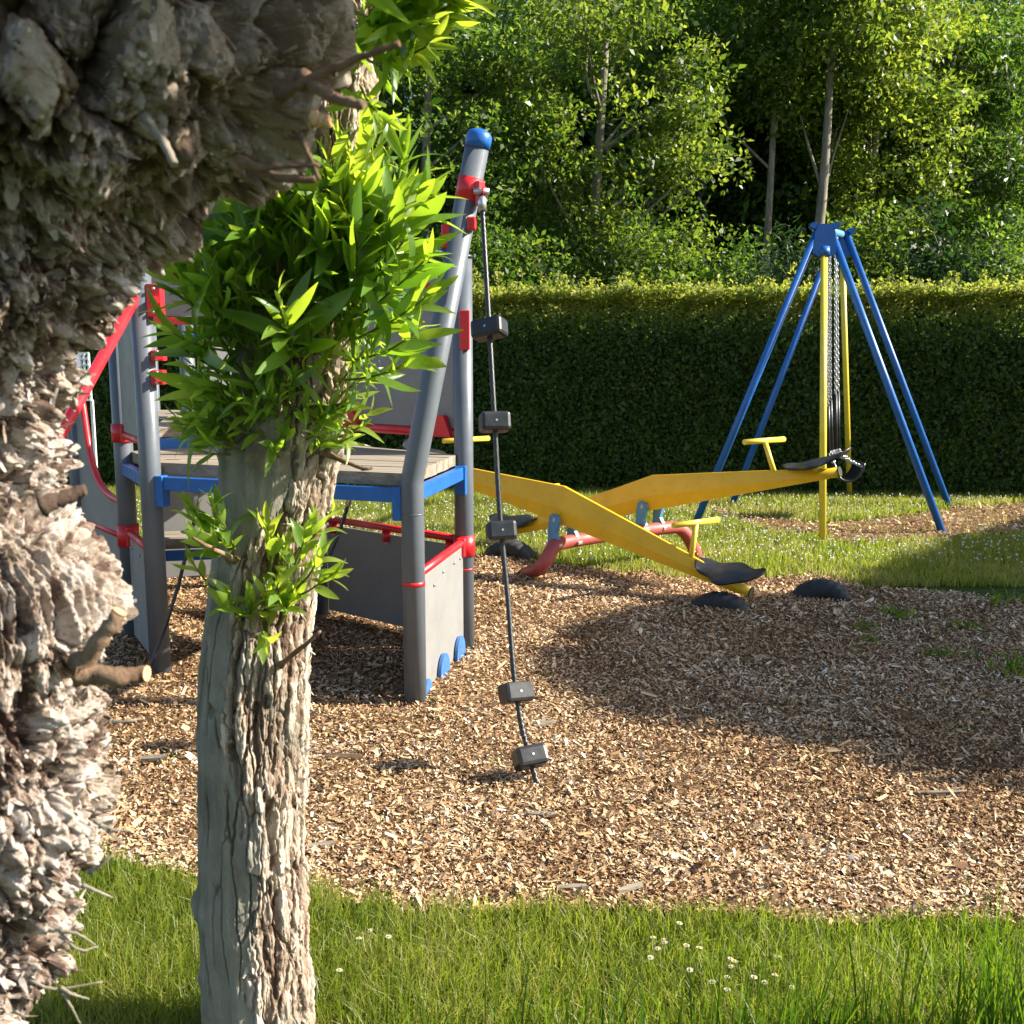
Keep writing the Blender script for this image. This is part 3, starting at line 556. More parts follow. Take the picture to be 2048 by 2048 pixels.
for i in range(30):
    th = r0.uniform(-1.6, 1.6); o = trunk2(r0.uniform(-420, -60), th); sp.append((o, (math.cos(th), math.sin(th), .8), r0.uniform(.2, .45), .12))
shoots('crown', sp, t2, 34)
for pts in [[(650, 905, 2.1), (720, 935, 2.05), (745, 935, 2.05)], [(560, 1330, 2.09), (610, 1290, 2.06), (640, 1262, 2.05)], [(470, 1120, 2.08), (420, 1095, 2.0), (385, 1075, 1.98)]]:
    twig(pts, .006, .003, t2)

# ------------------------------------------------------------ climbing frame
gp = lambda x, y: gnd(x, y)
FR, BR, FL = gp(831, 1414), gp(930, 1300), gp(322, 1352)
BM, L2, L3 = gp(647, 1232), Vector((-2.10, 5.66, 0)), Vector((-2.64, 6.35, 0))
cf = thing('play_tower', 'grey and red climbing frame with timber deck, panels and leaning blue capped post', 'play frame', (FR+L2)/2)
def post(P, z1, name='post', r=.0505, top=None, capm='black'):
    pts = [Vector((P.x, P.y, -.15)), Vector((P.x, P.y, z1))]
    if top: pts = bez([pts[0], pts[1]-Vector((0, 0, .02))], 1) + [pts[1]] + [pts[1] + (top-pts[1])*t for t in (.03, 1)]
    o = MB().tube(pts, r, 24).build(name, M['grey'], cf)
    d = (pts[-1]-pts[-2]).normalized(); e = pts[-1]
    R = [r*1.06, r*1.08, r*1.06, r*.85, r*.4, r*.05]; h = [0, .03, .05, .066, .076, .078] if capm != 'black' else [0, .01, .016, .022, .026, .027]
    MB().tube([e + d*x for x in h], R, 24).build('post_cap', M[capm], o)
    return o
LEANT = at(954, 296, 4.52)
fr = post(FR, 1.035, top=LEANT, capm='blue')
MB().tube([(FR.x, FR.y, .885), (FR.x, FR.y, .89)], .0515, 24).build('joint_ring', M['grey'], fr)
post(BR, 2.06); post(FL, 2.06); post(L2, 2.02); post(L3, 1.72); post(BM, 1.75)
HEX = [FR, BR, BM, L2, FL]
# timber deck, boards parallel to the front edge
def clip(poly, n, c):
    out = []
    for i in range(len(poly)):
        a, b = poly[i], poly[(i+1) % len(poly)]; da, db = a.dot(n)-c, b.dot(n)-c
        if da >= 0: out.append(a)
        if da*db < 0: out.append(a + (b-a)*(da/(da-db)))
    return out
def deck(poly, along, z, t, bw, name='deck', gap=.004):
    along = along.normalized(); n = Vector((-along.y, along.x, 0)); cs = [p.dot(n) for p in poly]; c = min(cs); b = MB(); i = 0
    while c < max(cs):
        q = clip(clip(poly, n, c+gap/2), -n, -(c+bw-gap/2))
        if len(q) > 2: b.prism([Vector((p.x, p.y, z - t/2 + random.uniform(-.002, .002))) for p in q], (0, 0, 1), t)
        c += bw
    return b.build(name, M['wood'], cf)
cen = sum(HEX, Vector())/5
inner = [p + (p-cen).normalized()*.0 for p in HEX]
inner = [FR + Vector((-.02, .03, 0)), BR + Vector((-.035, -.02, 0)), BM, L2 + Vector((.04, 0, 0)), FL + Vector((.04, .04, 0))]
deck(inner, FL-FR, 1.06, .055, .118)
def edge_box(A, B, z0, z1, t, inset=.05, off=0.0, mat='blue', name='beam', bev=.004):
    d = (B-A); d.z = 0; L = d.length; d.normalize(); n = Vector((-d.y, d.x, 0)); c = (A+B)/2 + n*off; c.z = (z0+z1)/2
    return MB().box(c, (L/2-inset, t/2, (z1-z0)/2), frame(d), bev).build(name, M[mat], cf)
for A, B in ((FL, FR), (FR, BR), (BR, BM), (L2, FL)): edge_box(A, B, .935, 1.0, .04)
for P, d in ((FL, FR-FL), (BR, FR-BR), (FR, FL-FR)):
    d = d.normalized(); MB().box(P + d*.065 + Vector((0, 0, .93)), (.022, .03, .075), frame(d), .004).build('corner_bracket', M['blue'], cf)
def rail(A, B, z, r=.021, inset=.03, par=None, mat='red', name='rail'):
    d = (B-A); d.z = 0; d.normalize(); return MB().tube([A + d*inset + Vector((0, 0, z)), B - d*inset + Vector((0, 0, z))], r, 14).build(name, M[mat], par or cf)
def clamp(P, z, h=.10, r=.058, par=None, toward=None):
    b = MB().tube([P + Vector((0, 0, z-h/2)), P + Vector((0, 0, z+h/2))], r, 20)
    if toward is not None:
        d = (toward-P); d.z = 0; d.normalize(); b.box(P + d*.07 + Vector((0, 0, z)), (.02, .022, h*.45), frame(d), .005)
    return b.build('clamp', M['red'], par or cf)
def bolts(pts, n, par):
    n = Vector(n).normalized()
    for p in pts: MB().tube([p, p+n*.006, p+n*.008], [.008, .008, .004], 8).build('bolt', M['steel'], par)
def panel(A, B, z0, z1, t=.016, off=0.0, inset=.06, railtop=True, zr=None):
    o = edge_box(A, B, z0, z1, t, inset, off, 'panel', 'panel', .003)
    if railtop: rail(A, B, zr or z1+.015, par=o)
    d = (B-A).normalized(); n = Vector((-d.y, d.x, 0)); L = (B-A).length; s = -1
    bolts([A + d*x + Vector((0, 0, z1-.05)) + n*(off+s*(t/2)) for x in (.13, L*.5, L-.13)], n*s, o)
    return o
UP = Vector((0, 0, 1))
# right hand side: pale board with half wheels
pr = panel(FR, BR, .03, .58, zr=.60); clamp(BR, .575, .11, par=pr, toward=FR); clamp(FR, .575, .02, r=.052, par=pr)
dr = (BR-FR).normalized(); nr = Vector((dr.y, -dr.x, 0))
for s_, rr in ((.12, .06), (.42, .095), (.74, .095)):
    b = MB(); c = FR + dr*s_ + nr*.022 + UP*.035
    b.prism([c + dr*rr*math.cos(a)*.9 + UP*rr*math.sin(a) for a in np.linspace(-.5, math.pi+.5, 28)], nr, .016)
    tag(b.build('half_wheel', M['mid_blue'], pr))
bolts([FR + dr*x + UP*z + nr*.009 for x, z in ((.3, .5), (.68, .53))], nr, pr)
# low back board
pb = panel(BM, BR, .05, .57, zr=.605)
d = (BR-BM).normalized()
for x in (.10, .5, .93): MB().tube([BM + d*(x*(BR-BM).length*.98) + UP*.59 + Vector((0, -.012, 0)), BM + d*(x*(BR-BM).length*.98) + UP*.53 + Vector((0, -.012, 0))], .026, 12).build('rail_lug', M['red'], pb)
clamp(BR, .45, .01, r=.052, par=pb)
# upper back wall
pu = panel(BM, BR, 1.19, 1.97, railtop=False); rail(BM, BR, 1.165, .024, par=pu)
MB().box(BR + Vector((.012, -.052, 1.70)), (.026, .012, .10), None, .004).build('clamp', M['red'], pu)
n = Vector((-d.y, d.x, 0))
for x in (.3, .94):
    c = BM + d*(x*(BR-BM).length*.95) - n*.03 + UP*1.175
    MB().prism([c + d*a + UP*b for a, b in ((-.07, -.025), (.07, -.025), (.045, .03), (.02, .085), (-.02, .085), (-.045, .03))], n, .03).build('rail_foot', M['red'], pu)
MB().tube([at(858, 575, 5.2), at(858, 575, 5.2)+Vector((0, .03, 0))], .021, 12).build('knob', M['red'], pu)
# lean post fittings
ax = (LEANT - Vector((FR.x, FR.y, 1.035))).normalized(); pt = lambda k: Vector((FR.x, FR.y, 1.035)) + ax*((LEANT.z-1.035)/ax.z)*k
cl = MB().tube([pt(.85), pt(.915)], .0525, 20); side = Vector((.8, -.6, 0)).normalized()
cl.box(pt(.865) + side*.065, (.012, .02, .05), frame(side), .004)
cl = cl.build('clamp', M['red'], cf)
e = at(963, 383, 4.47)
for s_ in (-1, 1): MB().tube([pt(.87) + side*.05 + Vector((-.6, -.8, 0))*s_*.012, e + Vector((s_*.016, 0, 0))], [.012, .02], 10).build('eye_lug', M['red'], cl)
MB().tube([e + Vector((-.032, 0, 0)), e + Vector((.032, 0, 0))], .014, 12).build('bolt', M['steel'], cl)
c2 = MB().box(pt(.745) + Vector((-.058, -.005, 0)), (.018, .02, .05), None, .006).build('clamp', M['red'], cf)
MB().box(pt(.69) + Vector((-.062, 0, .01)), (.016, .018, .014), None, .004).build('clamp_plug', M['blue'], c2)
c3 = MB().box(pt(.78) + side*.05, (.02, .02, .028), None, .008).build('clamp', M['red'], cf)
# left side between the two left posts
pl = panel(L2, FL, .05, .60, zr=.62); clamp(L2, .60, .12, par=pl, toward=FL)
pv = panel(L2, FL, 1.17, 1.93, railtop=False); rail(L2, FL, 1.15, .02, par=pv); clamp(L2, 1.16, .10, par=pv, toward=FL)
# curved-cut board further left
def face_pts(A, B, pts): return [A + (B-A)*u + UP*z for u, z in pts]
cur = [(.12, 1.40), (.20, 1.30), (.30, 1.02), (.45, .86), (.66, .79), (.96, .77)]
curve = bez(face_pts(L3, L2, cur), 6)
d = (L2-L3).normalized(); nn = Vector((-d.y, d.x, 0))
pc = MB().prism(face_pts(L3, L2, [(.06, .05), (.06, 1.42)]) + curve + face_pts(L3, L2, [(.96, .05)]), nn, .016).build('panel', M['panel'], cf)
MB().tube(curve, .019, 12).build('rail', M['red'], pc); clamp(L3, 1.42, .10, par=pc)
rail(L3, L2, .58, .018, par=pc)
# long diagonal red pole and its inner twin
A, B = at(272, 592, 5.0), at(108, 892, 4.45)
e = A + (B-A)*((A.z)/(A.z-B.z))*1.02
MB().tube([A + (A-B)*.05, e], .026, 16).build('climbing_pole', M['red'], cf)
P = bez([at(266, 590, 5.22), at(272, 650, 5.2), at(277, 720, 5.2)], 6); MB().tube(P, [.016-.010*i/12 for i in range(13)], 10).build('handle', M['red'], cf)
# fittings on the front left post
def clampbox(px, py0, py1, Yd, w=.035):
    a, b = at(px, py0, Yd), at(px, py1, Yd); m = MB().box((a+b)/2, (w, .03, abs(a.z-b.z)/2), None, .006)
    m.tube([(a+b)/2 + Vector((.01, -.028, .0)), (a+b)/2 + Vector((.02, -.06, 0))], .02, 10)
    o = m.build('clamp', M['red'], cf); bolts([(a*k + b*(1-k)) + Vector((0, -.03, 0)) for k in (.15, .85)], (0, -1, 0), o); return o
clampbox(311, 568, 634, 5.02); clampbox(318, 700, 722, 5.02, .03); clampbox(318, 740, 769, 5.02, .03)
# arched board with yellow rim
Ya = 5.35; arc = [at(392 + 88*math.cos(a), 545 - 80*math.sin(a), Ya) for a in np.linspace(math.pi, 0, 24)]
pa = MB().prism(arc + [at(480, 632, Ya), at(306, 632, Ya)], (0, 1, 0), .016).build('panel', M['panel'], cf)
out = [at(392 + a_*math.cos(a), 545 - (a_-8)*math.sin(a), Ya-.014) for a_, rev in ((92, 0), (76, 1)) for a in (np.linspace(math.pi, 0, 24) if not rev else np.linspace(0, math.pi, 24))]
MB().prism(out, (0, 1, 0), .03).build('arch_rim', M['pale_yellow'], pa)
MB().tube([at(300, 640, 5.3), at(490, 646, 5.4)], .019, 12).build('rail', M['red'], pa)
# second, slightly higher deck behind with post, low step and panels
D2 = [L2 + Vector((.12, .10, 0)), BM + Vector((-.05, .12, 0)), BM + Vector((-.35, 1.5, 0)), L2 + Vector((-.25, 1.7, 0))]
deck(D2, BM-L2, 1.175, .05, .118); edge_box(L2 + Vector((.05, .08, 0)), BM + Vector((0, .1, 0)), 1.05, 1.118, .04)
D3 = [L3 + Vector((.05, .9, 0)), L3 + Vector((.75, 1.0, 0)), L3 + Vector((.6, 2.0, 0)), L3 + Vector((-.2, 2.0, 0))]
deck(D3, D3[1]-D3[0], 1.13, .05, .118); edge_box(D3[0], D3[1], 1.0, 1.07, .04)
post(Vector((-2.22, 7.25, 0)), 2.0); post(Vector((-1.55, 7.5, 0)), 2.0, r=.04); post(D3[3], 1.9)
edge_box(Vector((-2.2, 7.3, 0)), Vector((-1.2, 7.7, 0)), 1.25, 1.62, .016, .06, 0, 'panel', 'panel')
edge_box(D3[0], D3[1], .08, .92, .016, .05, .03, 'panel', 'panel')
edge_box(Vector((-2.35, 6.7, 0)), Vector((-1.6, 6.95, 0)), .12, .90, .016, .05, .03, 'panel', 'panel')
D4 = [Vector((-2.2, 6.15, 0)), Vector((-1.55, 6.3, 0)), Vector((-1.6, 6.65, 0)), Vector((-2.3, 6.5, 0))]
deck(D4, D4[1]-D4[0], .47, .05, .118, 'step'); edge_box(D4[0], D4[1], .35, .41, .04)
b = MB(); P0 = D3[2] + Vector((0, -.5, 1.14))
b.tube(bez([P0 + Vector((-.35, 0, .0)), P0 + Vector((-.3, 0, .12)), P0 + Vector((0, 0, .16)), P0 + Vector((.3, 0, .12)), P0 + Vector((.35, 0, 0))], 6), .035, 12); b.build('slide_rim', M['pale_yellow'], cf)
edge_box(at(345, 684, 6.8)-UP*0, at(410, 686, 6.8), 1.655, 1.70, .03, 0, 0, 'blue', 'handlebar')

# ropes tied to the frame
def twisted(P, r, seed=0, turns=90):
    """laid rope: three-lobed section turning along its path"""
    P = [Vector(p) for p in P]; m = len(P); n = 12; V = []; u = None; L = 0
    for i in range(m):
        d = (P[min(i+1, m-1)] - P[max(i-1, 0)]).normalized()
        if u is None: u = d.orthogonal().normalized()
        u = (u - d*u.dot(d)).normalized(); q = d.cross(u)
        if i: L += (P[i]-P[i-1]).length
        for k in range(n):
            a = 2*math.pi*k/n; rr = r*(1 + .16*math.cos(3*(a - L*turns))); V.append(P[i] + (u*math.cos(a) + q*math.sin(a))*rr)
    b = MB(); b.add(V, [(i*n+k, i*n+(k+1) % n, (i+1)*n+(k+1) % n, (i+1)*n+k) for i in range(m-1) for k in range(n)] + [tuple(range(n))[::-1], tuple((m-1)*n+k for k in range(n))], True); return b
key = [(963, 392, 4.46), (966, 440, 4.44), (976, 610, 4.33), (987, 800, 4.20), (1000, 1030, 4.08), (1016, 1200, 3.98), (1028, 1350, 3.86), (1043, 1450, 3.78), (1056, 1500, 3.73), (1078, 1582, 3.645)]
RP = bez([at(*k) for k in key], 30)
rope = thing('climbing_rope', 'black knotless rope with five rubber grip blocks hung from the leaning post', 'rope', RP[-1])
twisted(RP + [RP[-1] + (RP[-1]-RP[-3]).normalized()*.06], .0102).build('rope', M['black'], rope)
MB().tube([RP[2], RP[9], RP[24]], [.016, .019, .017], 14).build('ferrule', M['steel'], rope)
for px, py, yaw, hw, tl in [(977, 657, -.45, .068, 0), (987, 845, .2, .060, 0), (1003, 1060, .15, .058, 0), (1033, 1385, .5, .060, .0), (1057, 1515, .35, .060, 0)]:
    p = min(RP, key=lambda q: abs((q - at(px, py, q.y)).length)); i = RP.index(p); dd = (RP[max(0, i-3)] - RP[min(len(RP)-1, i+3)]).normalized()
    x = Vector((math.cos(yaw), math.sin(yaw), 0)); x = (x - dd*x.dot(dd)).normalized(); y = dd.cross(x); Mx = Matrix((x, y, dd)).transposed()
    o = MB().box(p, (hw, .045, .038), Mx, .014).build('grip_block', M['black'], rope)
    fx = y if y.y < 0 else -y
    MB().tube([p + fx*.0445, p + fx*.0465], .0048, 8).build('bolt', M['steel'], o)
for pts, lab in (([(395, 968, 5.02), (388, 1040, 5.0), (372, 1110, 4.98), (345, 1210, 4.95), (310, 1310, 4.9), (276, 1395, 4.86)], 'thin black tether rope clipped under the deck beside the front left post'),
                 ([(704, 975, 4.8), (690, 1030, 4.8), (668, 1090, 4.8), (640, 1150, 4.8), (610, 1230, 4.85), (570, 1330, 4.9)], 'thin black tether rope slanting under the deck behind the slim pollard')):
    P = bez([at(*q) for q in pts], 10); th_ = thing('tether_rope', lab, 'rope', P[-1]); twisted(P[6:], .0085).build('rope', M['black'], th_)
    MB().tube([P[1], P[7]], .012, 10).build('ferrule', M['steel'], th_)
    c = P[0] + Vector((0, -.03, .012)); MB().tube([c + Vector((.018*math.cos(a), 0, .018*math.sin(a))) for a in np.linspace(0, 6.2, 16)], .005, 8).build('shackle', M['steel'], th_)

# ------------------------------------------------------------ seesaw
P1, P2 = Vector((.365, 7.22, .44)), Vector((1.03, 7.70, .46)); U = Vector((1.06, -.79, 0)); UL = U.length; U.normalize(); Vv = Vector((.817, .577, 0))
ss = thing('seesaw', 'yellow double seesaw with two crossed beams, black saddles and red arched base', 'seesaw', Vector((.7, 7.45, 0)))
fpts = [gp(1050, 1148), Vector((.20, 7.10, .12)), Vector((.28, 7.14, .24)), P1 - Vector((.02, .02, .17)), (P1+P2)/2 - UP*.17, P2 + Vector((.1, .06, -.18)), P2 + Vector((.26, .16, -.21)), P2 + Vector((.36, .20, -.36)), P2 + Vector((.40, .22, -.50))]
b = MB(); fp = bez(fpts, 6); b.tube(fp, .048, 16); b.build('base_frame', M['faded_red'], ss)
def saddle(c, d, nrm, parent, L=.235, W=.19):
    d = Vector(d).normalized(); nrm = (Vector(nrm) - d*Vector(nrm).dot(d)).normalized(); s = nrm.cross(d); n, m = 22, 16; V = []
    for lay in (0, 1):
        for i in range(n+1):
            for j in range(m+1):
                u = -1+2*i/n; v = -1+2*j/m; x = u*math.sqrt(max(0, 1-.30*v*v)); wdt = (.78 + .22*math.cos(u*5.2)*.8)*math.sqrt(max(0, 1-.55*u*u*u*u-.22*u*u)); y = v*wdt
                z = .045*u*u - .03*v*v*(1-u*u*.5) + .012*math.cos(3*u) - (.020 if lay else 0)*(1-.3*max(abs(u), abs(v))**4)
                V.append(Vector(c) + d*x*L + s*y*W + nrm*z)
    k = (n+1)*(m+1); ix = lambda i, j, l: l*k + i*(m+1)+j; Fc = []
    for i in range(n):
        for j in range(m): Fc += [(ix(i, j, 0), ix(i+1, j, 0), ix(i+1, j+1, 0), ix(i, j+1, 0)), (ix(i, j, 1), ix(i, j+1, 1), ix(i+1, j+1, 1), ix(i+1, j, 1))]
    for i in range(n): Fc += [(ix(i, 0, 0), ix(i, 0, 1), ix(i+1, 0, 1), ix(i+1, 0, 0)), (ix(i, m, 0), ix(i+1, m, 0), ix(i+1, m, 1), ix(i, m, 1))]
    for j in range(m): Fc += [(ix(0, j, 0), ix(0, j+1, 0), ix(0, j+1, 1), ix(0, j, 1)), (ix(n, j, 0), ix(n, j, 1), ix(n, j+1, 1), ix(n, j+1, 0))]
    b = MB(); b.add(V, Fc, True); return b.build('seat', M['black'], parent)
def beam(P, zR, zL, lab):
    """centre P; right end at height zR, left end at zL; boomerang-shaped box beam"""
    R = P + U*UL; R.z = zR; Lf = P - U*UL; Lf.z = zL; q = Vector((U.y*-1, U.x, 0)).normalized()
    side = []; dR, dL = (R-P), (Lf-P)
    low = [Lf, P + dL*.6, P, P + dR*.6, R]; low = [p.copy() for p in low]; low[2].z += .0
    hh = [.07, .15, .262, .15, .07]
    V = []; wd = [.034, .045, .055, .045, .034]
    for p, h, w2 in zip(low, hh, wd):
        z0 = p - UP*.035
        V += [z0 - q*w2*.75, z0 + q*w2*.75, z0 + UP*(h*.42) + q*w2, z0 + UP*h + q*w2*.22, z0 + UP*h - q*w2*.22, z0 + UP*(h*.42) - q*w2]
    b = MB(); Fc = [(i*6+k, i*6+(k+1) % 6, (i+1)*6+(k+1) % 6, (i+1)*6+k) for i in range(4) for k in range(6)] + [tuple(range(6))[::-1], tuple(24+k for k in range(6))]; b.add(V, Fc)
    # welded seam ring and the tube that carries the seats
    for e, dd in ((R, dR), (Lf, dL)):
        dn = dd.normalized(); b.tube([e - dn*.42 + UP*.0, e + dn*.08], .033, 14)
    bo = b.build('beam', M['yellow'], ss); tag(bo, lab)
    m = MB(); z0 = P - UP*.035
    m.prism([z0 - q*.0565 - U*.004 + UP*.02, z0 - q*.0565 + U*.004 + UP*.02, z0 - q*.0565 + U*.004 + UP*.09, z0 - q*.0565 - U*.004 + UP*.09], q, .004); m.build('weld_seam', M['yellow'], bo)
    for e, dd in ((R, dR), (Lf, dL)):
        dn = dd.normalized(); up = UP - dn*UP.dot(dn); up.normalize()
        h0 = e - dn*.36 + up*.03; h1 = h0 + up*.27 - dn*.03
        hb = MB().tube([h0, h1], .018, 12); hb.tube([h1 - Vv*.20, h1 + Vv*.20], .019, 14); hb.build('handle', M['pale_yellow'], bo)
        low = dn.z < 0; lv = (dn + Vector((0, 0, -dn.z*.80 if low else .06))).normalized(); saddle(e - dn*(.09 if low else .05) + up*(.085 if low else .10), lv, UP + (Vector((-.05, -.22, 0)) if low else Vector((0, -.10, 0))), bo); MB().tube([e - dn*.07, e - dn*.07 + up*.085], .022, 10).build('seat_post', M['yellow'], bo)
        MB().tube([e + dn*.078, e + dn*.086], .0345, 14).build('end_cap', M['core'], bo)
    return bo
beam(P1, .13, .74, 'yellow beam lowered at its right end')
beam(P2, .79, .13, 'yellow beam raised at its right end')
def bracket(P, k):
    c = P + U*0 - UP*.165; pts = [(-.055, -.015), (.055, -.015), (.045, .03), (.018, .07), (.03, .11), (.045, .15), (.03, .19), (-.015, .205), (-.038, .19), (-.05, .1)]
    MB().prism([c + Vv*k*.085 + Vector(U)*x*.85 + UP*y for x, y in pts], Vv, .028).build('pivot_bracket', M['cyan_blue'], ss)
    MB().box(c + Vv*k*.085 - UP*.01, (.06, .025, .012), frame(U), .004).build('bracket_foot', M['steel'], ss)
for P in (P1, P2):
    for k in (-1, 1): bracket(P, k)
    MB().tube([P - Vv*.10 + UP*.0, P + Vv*.10], .016, 12).build('pivot_pin', M['steel'], ss)

# half buried tyres under the seesaw ends
def tyre(c, ax, lab, R=.2, r=.075, z=-.1):
    ax = Vector(ax).normalized(); e1 = ax.cross(UP).normalized(); e2 = e1.cross(ax).normalized(); V = []; n, m = 96, 20
    c = Vector((c.x, c.y, z))
    for i in range(n):
        a = 2*math.pi*i/n; rd = e1*math.cos(a) + e2*math.sin(a)
        for j in range(m):
            t = 2*math.pi*j/m; x = math.copysign(abs(math.cos(t))**.6, math.cos(t)); y = math.copysign(abs(math.sin(t))**.8, math.sin(t))
            tread = (.007 if (i + (j % 5)) % 4 < 2 else -.004) if x > .55 else 0
            V.append(c + rd*(R + r*.8*x + tread) + ax*r*y*1.1)
    b = MB(); b.add(V, [(i*m+j, i*m+(j+1) % m, ((i+1) % n)*m+(j+1) % m, ((i+1) % n)*m+j) for i in range(n) for j in range(m)], True)
    return tag(b.build('bumper_tyre', M['tyre']), lab, 'tyre', 'half buried tyres round the seesaw')
tyre(gp(1642, 1200), (.25, 1, 0), 'half buried black tyre with bare tread right of the seesaw', R=.15, z=-.075)
tyre(gp(1440, 1222), (.45, 1, 0), 'half buried black tyre beneath the lowered right seesaw saddle', R=.17, z=-.115)
tyre(gp(1020, 1118), (.45, 1, 0), 'half buried black tyre beneath the lowered left seesaw saddle', R=.18, z=-.09)

# ------------------------------------------------------------ swing
A1, A2 = Vector((2.675, 9.26, 2.62)), Vector((3.285, 10.77, 2.74))
sw = thing('swing_stand', 'blue swing frame with splayed legs and two yellow props', 'swing frame', (gp(1645, 1085) + gp(1897, 1012))/2)
for A, lb, rb, yb in ((A1, gp(1386, 1060), gp(1885, 1068), gp(1645, 1088)), (A2, gp(1463, 1012), gp(1898, 1014), gp(1699, 992))):
    for q, s_ in ((lb, -1), (rb, 1)):
        d = (q-A).normalized(); MB().tube([A + Vector((.06*s_, 0, -.02)) - d*.02, q + d*.12], .033, 18).build('leg', M['blue'], sw)
    d = (yb-A).normalized(); MB().tube([A + d*.2, yb + d*.1], .029, 18).build('prop', M['pale_yellow'], sw)
    sg = (yb-A); sg.z = 0; sg.normalize(); h = MB()
    h.prism([A + sg*.04 + Vector((x, 0, z)) for x, z in ((-.10, -.20), (-.085, -.02), (-.05, .04), (.05, .04), (.085, -.02), (.10, -.20), (.05, -.23), (-.05, -.23))], sg, .07)
    for x in (-.115, .115): h.tube([A + Vector((x*.8, -.05, .03)), A + Vector((x*.8, .05, .03))], .03, 10)
    h.tube([A + d*.16, A + d*.235], .052, 16)
    h.build('head_plate', M['blue'], sw)
bar_d = (A2-A1).normalized(); MB().tube([A1, A2], .034, 16).build('top_bar', M['cyan_blue'], sw)
seat_c = at(1688, 938, 10.0)
sn = thing('cradle_swing', 'black cradle swing seat on four sheathed chains inside the blue frame', 'swing', Vector((seat_c.x, seat_c.y, 0)))
def chain(A, B, parent, ln=.042):
    n = max(2, int((B-A).length/(ln*.72))); d = (B-A)/n; dn = d.normalized(); u = dn.orthogonal().normalized(); q = dn.cross(u); b = MB()
    for i in range(n):
        c = A + d*(i+.5); e = u if i % 2 else q; b.tube([c + e*.0115*math.cos(a) + dn*ln*.5*math.sin(a) for a in np.linspace(0, 2*math.pi, 11)], .0042, 5, False)
    return b.build('chain', M['steel'], parent)
for k, (tx, mx, my, bx, by) in enumerate([(.22, 1656, 812, 1657, 905), (.30, 1661, 800, 1664, 903), (.62, 1671, 788, 1672, 902), (.70, 1676, 782, 1677, 901)]):
    top = A1 + (A2-A1)*tx - UP*.04; Yk = top.y; mid = at(mx, my, 9.85 + .1*k); bot = at(bx, by, 9.9 + .08*k)
    chain(top, mid, sn); MB().tube([mid, bot], .017, 10).build('chain_sleeve', M['black'], sn)
b = MB(); V = []; n = 14; m = 8
for i in range(n+1):
    a = math.pi*(1.0 + i/n); 
    for j in range(m+1):
        yy = -.16 + .32*j/m; V.append(seat_c + Vector((.15*math.cos(a), yy, .13*math.sin(a) + .02)) + Vector((0, 0, .05*abs(math.cos(a))**3)))
Fc = [(i*(m+1)+j, (i+1)*(m+1)+j, (i+1)*(m+1)+j+1, i*(m+1)+j+1) for i in range(n) for j in range(m)]
so_ = MB(); so_.add(V, Fc, True); me = so_.build('seat', M['black'], sn); md = me.modifiers.new('thick', 'SOLIDIFY'); md.thickness = .018
for s1, bx, by in ((-1, 1657, 903), (-1, 1664, 901), (1, 1672, 900), (1, 1677, 899)):
    p = at(bx, by, 9.95); chain(p, seat_c + Vector((-.13, .15*s1, .03)), sn, .034); chain(p, seat_c + Vector((.14, .15*s1, .03)), sn, .034)

